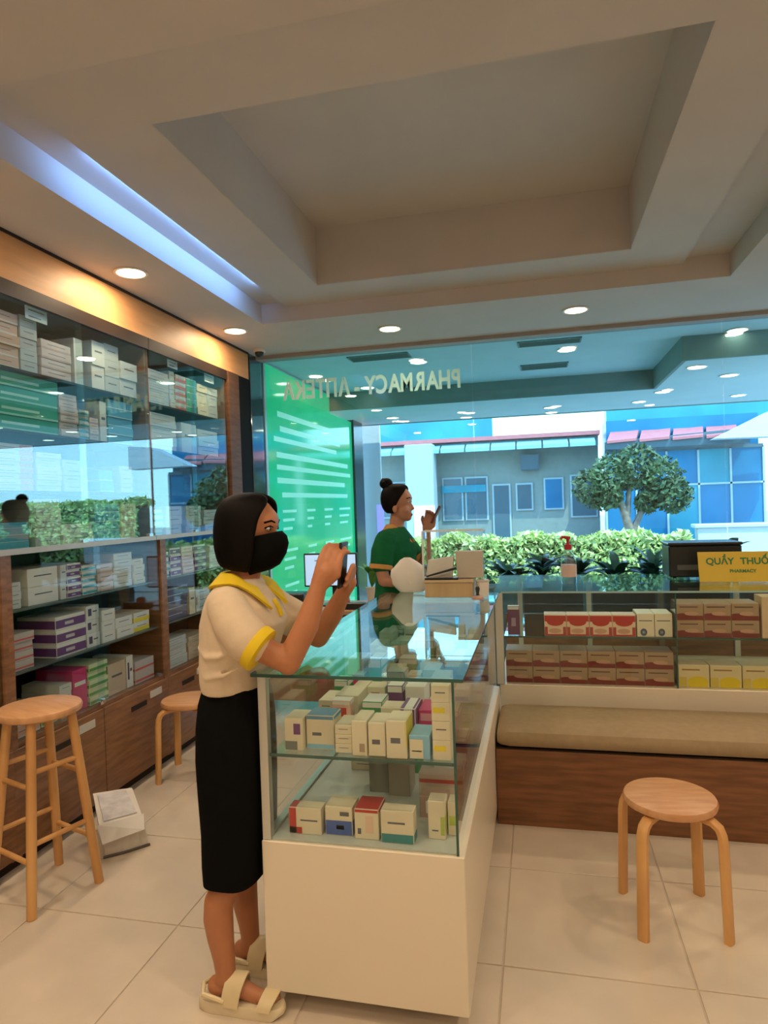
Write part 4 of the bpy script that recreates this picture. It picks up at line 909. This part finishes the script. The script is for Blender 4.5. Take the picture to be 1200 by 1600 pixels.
def person_one():
    ox, oy = -.955, 1.95
    t = thing('person', 'woman with black bob and mask in cream polo and black skirt, raising a phone', 'person', (ox, oy, 0))
    b = MB(); K = skin1
    # torso under the clothes, neck
    b.rings([(-.97, oy, .42, .065, .11), (-.968, oy, .60, .080, .135), (-.966, oy, .80, .082, .14), (-.962, oy, .98, .072, .12), (-.945, oy, 1.10, .095, .14), (-.932, oy, 1.20, .10, .150), (-.93, oy, 1.26, .08, .145), (-.935, oy, 1.30, .055, .10), (-.925, oy, 1.335, .05, .06)], K)
    b.limb([(-.93, oy, 1.30), (-.905, oy, 1.40)], [.05, .047], K)
    hx, hy = -.893, oy-.003
    # head
    b.ell((hx-.005, hy, 1.505), (.092, .074, .088), K).ell((hx+.018, hy, 1.435), (.070, .058, .072), K).ell((hx+.048, hy, 1.382), (.030, .032, .022), K)
    b.ell((hx+.052, hy, 1.51), (.040, .055, .045), K)
    b.limb([(hx+.082, hy, 1.475), (hx+.096, hy, 1.452), (hx+.104, hy, 1.436)], [.008, .010, .012], K, 10)
    b.ell((hx+.088, hy, 1.405), (.014, .022, .010), K).ell((hx+.086, hy, 1.394), (.013, .020, .009), K)
    for s_ in (-1, 1): b.ell((hx-.005, hy+s_*.074, 1.45), (.016, .008, .030), K).ell((hx+.058, hy+s_*.034, 1.435), (.024, .022, .026), K)
    # arms: near arm (south) and far arm
    b.limb([(-.920, 1.818, 1.258), (-.85, 1.79, 1.165), (-.735, 1.83, 1.092)], [.046, .044, .036], K)
    b.limb([(-.735, 1.83, 1.092), (-.68, 1.85, 1.20), (-.645, 1.87, 1.315)], [.038, .037, .025], K)
    hand(b, K, (-.645, 1.87, 1.315), (-.615, 1.878, 1.365), (.15, .25, 1), (.85, .1, -.25), (.35, .9, .15), 0,
         thumb=((-.628, 1.885, 1.35), (-.612, 1.905, 1.375), (-.607, 1.93, 1.40)))
    b.limb([(-.945, 2.10, 1.265), (-.84, 2.12, 1.17), (-.73, 2.09, 1.115)], [.050, .045, .036], K)
    b.limb([(-.73, 2.09, 1.115), (-.66, 2.04, 1.20), (-.61, 2.0, 1.275)], [.036, .034, .024], K)
    hand(b, K, (-.61, 2.0, 1.275), (-.585, 1.985, 1.315), (.3, -.6, .45), (.35, .1, .9), (.1, -1, -.1), 0,
         thumb=((-.60, 1.98, 1.315), (-.605, 1.955, 1.34), (-.607, 1.93, 1.35)))
    # legs and feet
    for (kx, fy, fx) in ((-.968, 1.860, -1.010), (-.965, 2.03, -1.005)):
        b.limb([(kx, fy+(.03 if fy < 1.9 else 0), .46), (kx-.008, fy+(.02 if fy < 1.9 else 0), .40), (fx+.004, fy, .33), (fx, fy, .28), (fx+.006, fy, .22), (fx+.014, fy, .16), (fx+.018, fy, .115), (fx+.016, fy, .09)], [.046, .045, .046, .046, .041, .034, .031, .032], K, 20)
        b.limb([(fx-.012, fy, .068), (fx+.05, fy, .075), (fx+.12, fy, .052), (fx+.16, fy, .046)], [.030, .030, .022, .018], K)
        for q in range(5):
            yy = fy-.028+.014*q; b.limb([(fx+.15, yy, .046), (fx+.186-.006*abs(q-3), yy, .044)], [.009, .0082], K, 8)
    body = solid(b, .0050, 'body', (ox, oy, 0), 2, K); obj('body', body, t, (ox, oy, 0))
    # polo shirt
    s = MB(); C = cloth_w
    s.rings([(-.966, oy, .985, .092, .150), (-.967, oy, 1.02, .096, .156), (-.962, oy, 1.055, .101, .16), (-.943, oy, 1.11, .120, .166), (-.928, oy, 1.19, .132, .170), (-.930, oy, 1.25, .110, .170), (-.935, oy, 1.285, .088, .158), (-.935, oy, 1.315, .068, .115), (-.93, oy, 1.332, .056, .075)], C)
    s.limb([(-.922, 1.818, 1.262), (-.885, 1.798, 1.210), (-.842, 1.79, 1.163)], [.060, .065, .067], C, 20)
    s.limb([(-.948, 2.09, 1.260), (-.88, 2.115, 1.20), (-.80, 2.115, 1.16)], [.067, .066, .063], C, 20)
    for P_ in (((-1.05, 1.86, 1.06), (-.985, 1.797, 1.045), (-.92, 1.780, 1.06), (-.87, 1.80, 1.085)), ((-1.035, 1.84, 1.13), (-.98, 1.789, 1.11), (-.93, 1.775, 1.115), (-.90, 1.79, 1.13))):
        s.tube(P_, [.003, .009, .008, .003], C, 8)
    sh = solid(s, .006, 'polo_shirt', (ox, oy, 0), 3, C); obj('polo_shirt', sh, t, (ox, oy, 0))
    def cuff(p, d, r, name='sleeve_cuff', mt=cloth_y, w=.026):
        d = Vector(d).normalized(); p = Vector(p)
        obj(name, MB().tube([p-d*.004, p+d*.002, p+d*w, p+d*(w+.003)], [r*.96, r, r*1.0, r*.9], mt, 28), t, smooth=True)
    cuff((-.822, 1.79, 1.149), (.75, .02, -.50), .069); cuff((-.785, 2.112, 1.152), (.85, -.1, -.4), .064)
    # yellow collar: ring round the neck folded out, opening at the front
    vs = []; fs = []; n = 22
    for i in range(n+1):
        a = math.radians(28)+(2*math.pi-math.radians(56))*i/n; c_, d_ = math.cos(a), math.sin(a); fwd = max(0, c_)
        vs += [(-.925+.056*c_, oy+.060*d_, 1.352-.045*fwd), (-.925+.070*c_, oy+.076*d_, 1.352-.05*fwd), (-.930+(.106+.05*fwd**2)*c_, oy+(.118+.02*fwd)*d_, 1.300+.026*d_*d_-.105*fwd**3+.012*fwd), (-.930+(.098+.05*fwd**2)*c_, oy+(.110+.02*fwd)*d_, 1.293+.026*d_*d_-.105*fwd**3+.012*fwd)]
    for i in range(n):
        for q in range(4): fs.append((i*4+q, i*4+(q+1) % 4, i*4+4+(q+1) % 4, i*4+4+q))
    fs += [(0, 1, 2, 3), (n*4+3, n*4+2, n*4+1, n*4)]
    obj('collar', MB().add(vs, fs, cloth_y), t, smooth=True)
    obj('placket', MB().tube([(-.826, oy, 1.262), (-.808, oy, 1.235), (-.800, oy, 1.21)], .008, cloth_y, 8), t, smooth=True)
    # skirt
    k = MB().rings([(-.964, oy, 1.008, .074, .118), (-.964, oy, .985, .082, .132), (-.965, oy, .95, .089, .146), (-.966, oy, .88, .095, .156), (-.967, oy, .78, .096, .162), (-.966, oy, .68, .094, .160), (-.966, oy, .55, .091, .152), (-.970, oy, .45, .090, .148), (-.970, oy, .395, .088, .146), (-.970, oy, .39, .080, .136)], cloth_k, 48, 3.4)
    obj('skirt', k, t, smooth=True)
    # hair: rounded bob open at the face
    vs = []; fs = []; n = 30
    rows_ = [(1.352, .075, .070, 74), (1.37, .100, .086, 70), (1.40, .112, .093, 66), (1.44, .118, .097, 64), (1.48, .118, .098, 60), (1.52, .114, .096, 54), (1.55, .106, .090, 42), (1.575, .092, .078, 22), (1.592, .070, .058, 6), (1.602, .040, .034, 2), (1.605, .006, .006, 1)]
    for z, ra, rb, op in rows_:
        for i in range(n+1):
            a = math.radians(op)+(2*math.pi-2*math.radians(op))*i/n; c_, d_ = math.cos(a), math.sin(a)
            zz = z-(.012 if z < 1.36 else 0)*max(0, c_)+.01*max(0, -c_) * (z < 1.36)
            vs.append((hx-.005+ra*c_, hy+rb*d_, zz))
    m = len(rows_)
    for j in range(m-1):
        for i in range(n): fs.append((j*(n+1)+i, j*(n+1)+i+1, (j+1)*(n+1)+i+1, (j+1)*(n+1)+i))
    hm = MB().add(vs, fs, hair_m).mesh('hair', (ox, oy, 0), smooth=True)
    h = obj('hair', hm, t, (ox, oy, 0)); so = h.modifiers.new('thick', 'SOLIDIFY'); so.thickness = .016; so.offset = -1; ss = h.modifiers.new('sub', 'SUBSURF'); ss.levels = 1; ss.render_levels = 1
    # mask
    vs = []; fs = []; n = 18
    mr = [(1.352, .060, .036), (1.366, .086, .052), (1.40, .108, .065), (1.43, .116, .069), (1.452, .111, .069), (1.466, .096, .065)]
    for z, ra, rb in mr:
        for i in range(n+1):
            a = math.radians(-88+176*i/n); c_, d_ = math.cos(a), math.sin(a)
            vs.append((hx+.004+ra*c_**.9 if c_ > 0 else hx+.004, hy+rb*d_, z+.010*max(0, c_)-.006*(1-c_)))
    for j in range(len(mr)-1):
        for i in range(n): fs.append((j*(n+1)+i, j*(n+1)+i+1, (j+1)*(n+1)+i+1, (j+1)*(n+1)+i))
    mk = obj('face_mask', MB().add(vs, fs, cloth_k).mesh('mask', (ox, oy, 0), smooth=True), t, (ox, oy, 0)); so = mk.modifiers.new('thick', 'SOLIDIFY'); so.thickness = .004; so.offset = 1
    for s_ in (-1, 1):
        obj('ear_loop', MB().tube([(hx+.02, hy+s_*.070, 1.455), (hx-.012, hy+s_*.080, 1.475), (hx-.02, hy+s_*.081, 1.44), (hx+.015, hy+s_*.072, 1.39)], .0022, cloth_k, 6), t, smooth=True)
        obj('eye', MB().ell((hx+.072, hy+s_*.030, 1.488), (.010, .013, .007), mat('eye_white', (.5, .45, .42), .3)).ell((hx+.080, hy+s_*.031, 1.488), (.003, .006, .006), black), t, smooth=True)
        obj('eyebrow', MB().tube([(hx+.088, hy+s_*.014, 1.506), (hx+.084, hy+s_*.032, 1.512), (hx+.068, hy+s_*.050, 1.507)], .0035, hair_m, 6), t, smooth=True)
        obj('eyelid', MB().tube([(hx+.083, hy+s_*.018, 1.492), (hx+.080, hy+s_*.032, 1.496), (hx+.068, hy+s_*.046, 1.490)], .0028, hair_m, 6), t, smooth=True)
    # platform sandals
    for (fy, fx) in ((1.860, -1.010), (2.03, -1.005)):
        so_ = thing_part('sandal', t, (fx+.06, fy, 0))
        vs = []; fs = []; outl = []
        for (u, w) in ((-.070, .012), (-.062, .024), (-.045, .032), (-.02, .036), (.04, .035), (.10, .038), (.15, .038), (.185, .033), (.203, .023), (.212, .010)): outl.append((fx+u, fy-w))
        for (u, w) in reversed(((-.070, .012), (-.062, .024), (-.045, .032), (-.02, .036), (.04, .035), (.10, .038), (.15, .038), (.185, .033), (.203, .023), (.212, .010))): outl.append((fx+u, fy+w))
        n = len(outl)
        for lvl, e_ in ((0, .96), (.006, 1.0), (.030, 1.0), (.036, .97)):
            for (x, y) in outl: vs.append((fx+.07+(x-fx-.07)*e_, fy+(y-fy)*e_, lvl+(.010 if x > fx+.19 and lvl < .01 else 0)))
        for j in range(3):
            for q in range(n): fs.append((j*n+q, j*n+(q+1) % n, (j+1)*n+(q+1) % n, (j+1)*n+q))
        fs += [tuple(range(n)), tuple(3*n+q for q in range(n))]
        obj('sole', MB().add(vs, fs, sole_m), so_, smooth=True)
        def strap(x0, x1, hz, wid, hw):
            v2 = []; f2 = []; m2 = 12
            for i in range(m2+1):
                a = math.pi*i/m2
                for xx in (x0, x1):
                    for ex in (0, .005):
                        xs2 = xx+(.012*math.sin(a) if xx == x0 else .018*math.sin(a)); v2.append((xs2, fy-(hw+ex)*math.cos(a), .034+(hz+ex)*math.sin(a)**.8))
            for i in range(m2):
                a_ = i*4
                for (p, q) in ((0, 2), (2, 3), (3, 1), (1, 0)): f2.append((a_+p, a_+q, a_+4+q, a_+4+p))
            obj('strap', MB().add(v2, f2, sandal_m), so_, smooth=True)
        strap(fx+.02, fx+.075, .078, .05, .040); strap(fx+.135, fx+.178, .034, .04, .040)
        obj('heel_strap', MB().tube([(fx+.03, fy-.041, .05), (fx-.04, fy-.040, .062), (fx-.058, fy, .066), (fx-.04, fy+.040, .062), (fx+.03, fy+.041, .05)], .0075, sandal_m, 8), so_, smooth=True)
def thing_part(name, parent, loc):
    o = bpy.data.objects.new(name, None); col.objects.link(o); o.parent = parent; o.location = Vector(loc)-wpos(parent); o.empty_display_size = .03; return o
person_one()
ph = thing('smartphone', 'dark phone held upright between the hands of the masked woman', 'phone', (-.590, 1.935, 1.30))
obj('case', poly8([(-.600, 1.905, 1.30), (-.591, 1.905, 1.30), (-.591, 1.975, 1.30), (-.600, 1.975, 1.30), (-.588, 1.905, 1.45-.01), (-.579, 1.905, 1.45-.01), (-.579, 1.975, 1.45-.01), (-.588, 1.975, 1.45-.01)], black), ph, bevel=.002)
obj('lens', MB().box(-.583, 1.945, 1.415, -.580, 1.965, 1.43, mat('lens_glass', (.05, .05, .06), .1)), ph)

def person_two():
    ox, oy = -.87, 4.0
    t = thing('person', 'woman in green polo with hair bun behind the island, looking at a raised phone', 'person', (ox, oy, 0))
    b = MB(); K = skin2
    b.rings([(-.90, oy, .80, .10, .16), (-.89, oy, .95, .10, .15), (-.87, oy, 1.12, .10, .15), (-.86, oy, 1.25, .11, .165), (-.865, oy, 1.34, .09, .165), (-.865, oy, 1.39, .06, .10), (-.86, oy, 1.41, .05, .06)], K)
    b.limb([(-.865, oy, 1.37), (-.85, oy, 1.47)], [.048, .045], K)
    hx, hy, hz = -.845, oy, .075
    b.ell((hx-.005, hy, 1.505+hz), (.092, .074, .088), K).ell((hx+.018, hy, 1.435+hz), (.068, .056, .070), K).ell((hx+.054, hy, 1.390+hz), (.030, .030, .022), K)
    b.ell((hx+.048, hy, 1.51+hz), (.042, .055, .045), K)
    b.limb([(hx+.080, hy, 1.478+hz), (hx+.089, hy, 1.458+hz), (hx+.094, hy, 1.446+hz)], [.007, .009, .010], K, 10)
    b.ell((hx+.077, hy, 1.412+hz), (.013, .022, .008), K).ell((hx+.075, hy, 1.402+hz), (.013, .020, .008), K)
    for s_ in (-1, 1): b.ell((hx-.005, hy+s_*.074, 1.45+hz), (.016, .008, .030), K).ell((hx+.052, hy+s_*.034, 1.44+hz), (.024, .022, .026), K)
    b.limb([(-.90, 3.85, 1.325), (-.92, 3.80, 1.20), (-.90, 3.79, 1.10)], [.042, .042, .036], K)
    b.limb([(-.90, 3.79, 1.10), (-.85, 3.78, 1.095), (-.79, 3.77, 1.10)], [.036, .032, .024], K)
    hand(b, K, (-.79, 3.77, 1.10), (-.745, 3.768, 1.11), (1, .05, .15), (-.1, .3, 1), (.3, .9, 0), 0)
    b.limb([(-.86, 4.14, 1.325), (-.78, 4.16, 1.22), (-.70, 4.12, 1.16)], [.046, .042, .035], K)
    b.limb([(-.70, 4.12, 1.16), (-.69, 4.08, 1.28), (-.675, 4.03, 1.39)], [.036, .032, .024], K)
    hand(b, K, (-.675, 4.03, 1.39), (-.655, 4.02, 1.43), (.25, -.2, .9), (.85, .1, -.3), (.1, -.8, .3), 0)
    for (ly) in (3.92, 4.09):
        b.limb([(-.90, ly, .82), (-.90, ly, .50), (-.91, ly, .30), (-.90, ly, .10)], [.085, .06, .05, .035], K)
        b.limb([(-.915, ly, .05), (-.80, ly, .04), (-.74, ly, .035)], [.035, .035, .028], K)
    obj('body', solid(b, .0055, 'body', (ox, oy, 0), 2, K), t, (ox, oy, 0))
    s = MB(); C = cloth_g
    s.rings([(-.905, oy, .78, .125, .18), (-.90, oy, .90, .12, .17), (-.885, oy, 1.02, .118, .165), (-.872, oy, 1.15, .122, .17), (-.865, oy, 1.26, .128, .18), (-.872, oy, 1.33, .11, .178), (-.872, oy, 1.37, .09, .155), (-.868, oy, 1.395, .068, .11), (-.864, oy, 1.41, .055, .07)], C)
    s.limb([(-.895, 3.85, 1.335), (-.912, 3.82, 1.27), (-.915, 3.805, 1.205)], [.066, .068, .068], C, 20)
    s.limb([(-.865, 4.14, 1.335), (-.82, 4.16, 1.27), (-.775, 4.155, 1.215)], [.066, .065, .063], C, 20)
    obj('polo_shirt', solid(s, .006, 'shirt', (ox, oy, 0), 3, C), t, (ox, oy, 0))
    d = Vector((-.03, -.05, -.3)).normalized(); p = Vector((-.916, 3.803, 1.190))
    obj('sleeve_cuff', MB().tube([p-d*.004, p, p+d*.022, p+d*.025], [.064, .070, .070, .062], cloth_o, 26), t, smooth=True)
    d = Vector((.6, -.1, -.75)).normalized(); p = Vector((-.765, 4.152, 1.20))
    obj('sleeve_cuff', MB().tube([p-d*.004, p, p+d*.022, p+d*.025], [.060, .064, .064, .058], cloth_o, 26), t, smooth=True)
    vs = []; fs = []; n = 22
    for i in range(n+1):
        a = math.radians(24)+(2*math.pi-math.radians(48))*i/n; c_, d_ = math.cos(a), math.sin(a); fwd = max(0, c_)
        vs += [(-.86+.054*c_, oy+.058*d_, 1.428-.05*fwd), (-.86+.064*c_, oy+.070*d_, 1.426-.05*fwd), (-.86+(.088+.035*fwd)*c_, oy+.094*d_, 1.392-.085*fwd), (-.86+(.082+.035*fwd)*c_, oy+.088*d_, 1.388-.085*fwd)]
    for i in range(n):
        for q in range(4): fs.append((i*4+q, i*4+(q+1) % 4, i*4+4+(q+1) % 4, i*4+4+q))
    fs += [(0, 1, 2, 3), (n*4+3, n*4+2, n*4+1, n*4)]
    obj('collar', MB().add(vs, fs, cloth_o), t, smooth=True)
    pz = MB()
    for ly in (3.92, 4.09): pz.rings([(-.90, ly, .06, .055, .055), (-.905, ly, .30, .065, .065), (-.90, ly, .52, .078, .078), (-.90, ly, .80, .10, .092)], cloth_k, 20)
    pz.rings([(-.90, oy, .74, .118, .172), (-.90, oy, .86, .117, .168)], cloth_k, 24)
    obj('trousers', solid(pz, .009, 'trousers', (ox, oy, 0), 1, cloth_k), t, (ox, oy, 0))
    # pulled back hair with a bun
    vs = []; fs = []; n = 28
    rows_ = [(1.415, .060, .062, 98), (1.44, .088, .078, 92), (1.48, .102, .083, 80), (1.52, .104, .084, 66), (1.55, .098, .080, 50), (1.575, .086, .070, 30), (1.592, .066, .054, 8), (1.602, .038, .032, 2), (1.605, .006, .006, 1)]
    for z, ra, rb, op in rows_:
        for i in range(n+1):
            a = math.radians(op)+(2*math.pi-2*math.radians(op))*i/n; c_, d_ = math.cos(a), math.sin(a)
            vs.append((hx-.006+ra*c_, hy+rb*d_, z+hz))
    for j in range(len(rows_)-1):
        for i in range(n): fs.append((j*(n+1)+i, j*(n+1)+i+1, (j+1)*(n+1)+i+1, (j+1)*(n+1)+i))
    h = obj('hair', MB().add(vs, fs, hair_m).mesh('hair', (ox, oy, 0), smooth=True), t, (ox, oy, 0)); so = h.modifiers.new('thick', 'SOLIDIFY'); so.thickness = .012; so.offset = -1; ss = h.modifiers.new('sub', 'SUBSURF'); ss.levels = 1; ss.render_levels = 1
    obj('hair_bun', MB().ell((hx-.070, hy, 1.615+hz-.01), (.042, .040, .036), hair_m).tube([(hx-.055, hy-.03, 1.585+hz), (hx-.075, hy-.035, 1.61+hz), (hx-.09, hy, 1.63+hz)], .012, hair_m, 8), t, smooth=True)
    for s_ in (-1, 1):
        obj('eye', MB().ell((hx+.072, hy+s_*.030, 1.488+hz), (.010, .013, .006), mat('eye_white', (.5, .45, .42), .3)).ell((hx+.080, hy+s_*.031, 1.487+hz), (.003, .006, .005), black), t, smooth=True)
        obj('eyebrow', MB().tube([(hx+.086, hy+s_*.014, 1.508+hz), (hx+.082, hy+s_*.032, 1.514+hz), (hx+.066, hy+s_*.050, 1.508+hz)], .0032, hair_m, 6), t, smooth=True)
    obj('lips', MB().ell((hx+.087, hy, 1.410+hz), (.004, .018, .004), mat('lip', (.30, .07, .06), .7, spec=.1)).ell((hx+.085, hy, 1.403+hz), (.004, .016, .004), mat('lip', (.30, .07, .06), .7, spec=.1)), t, smooth=True)
person_two()
ph = thing('smartphone', 'dark red phone raised by the woman in green, tilted', 'phone', (-.60, 4.0, 1.43))
obj('case', poly8([(-.640, 3.965, 1.43), (-.630, 3.965, 1.425), (-.630, 4.04, 1.425), (-.640, 4.04, 1.43), (-.585, 3.965, 1.535), (-.575, 3.965, 1.53), (-.575, 4.04, 1.53), (-.585, 4.04, 1.535)], mat('phone_case', (.10, .015, .015), .4)), ph, bevel=.002)
obj('lens', MB().ell((-.588, 3.98, 1.513), (.004, .006, .006), black), ph)
pb = thing('paper_bag', 'round bulging white paper bag held over the island by the woman in green', 'bag', (-.70, 3.70, 1.0475))
rr = random.Random(5); bp_ = []
for i in range(15):
    u = i/14; z = 1.048+.195*u; r = .112*max(.06, math.sin(math.pi*min(1, .14+.86*u)))**.62
    bp_.append((-.718-.018*u+rr.uniform(-.003, .003), 3.695, z, r+rr.uniform(-.003, .003), r*.36+.004))
q = MB().rings(bp_, paper, 32, 2.4)
obj('bag_body', q, pb, smooth=True)
obj('fold', MB().tube([(-.745, 3.69, 1.235), (-.725, 3.656, 1.16), (-.715, 3.653, 1.09)], .004, paper, 6), pb, smooth=True)
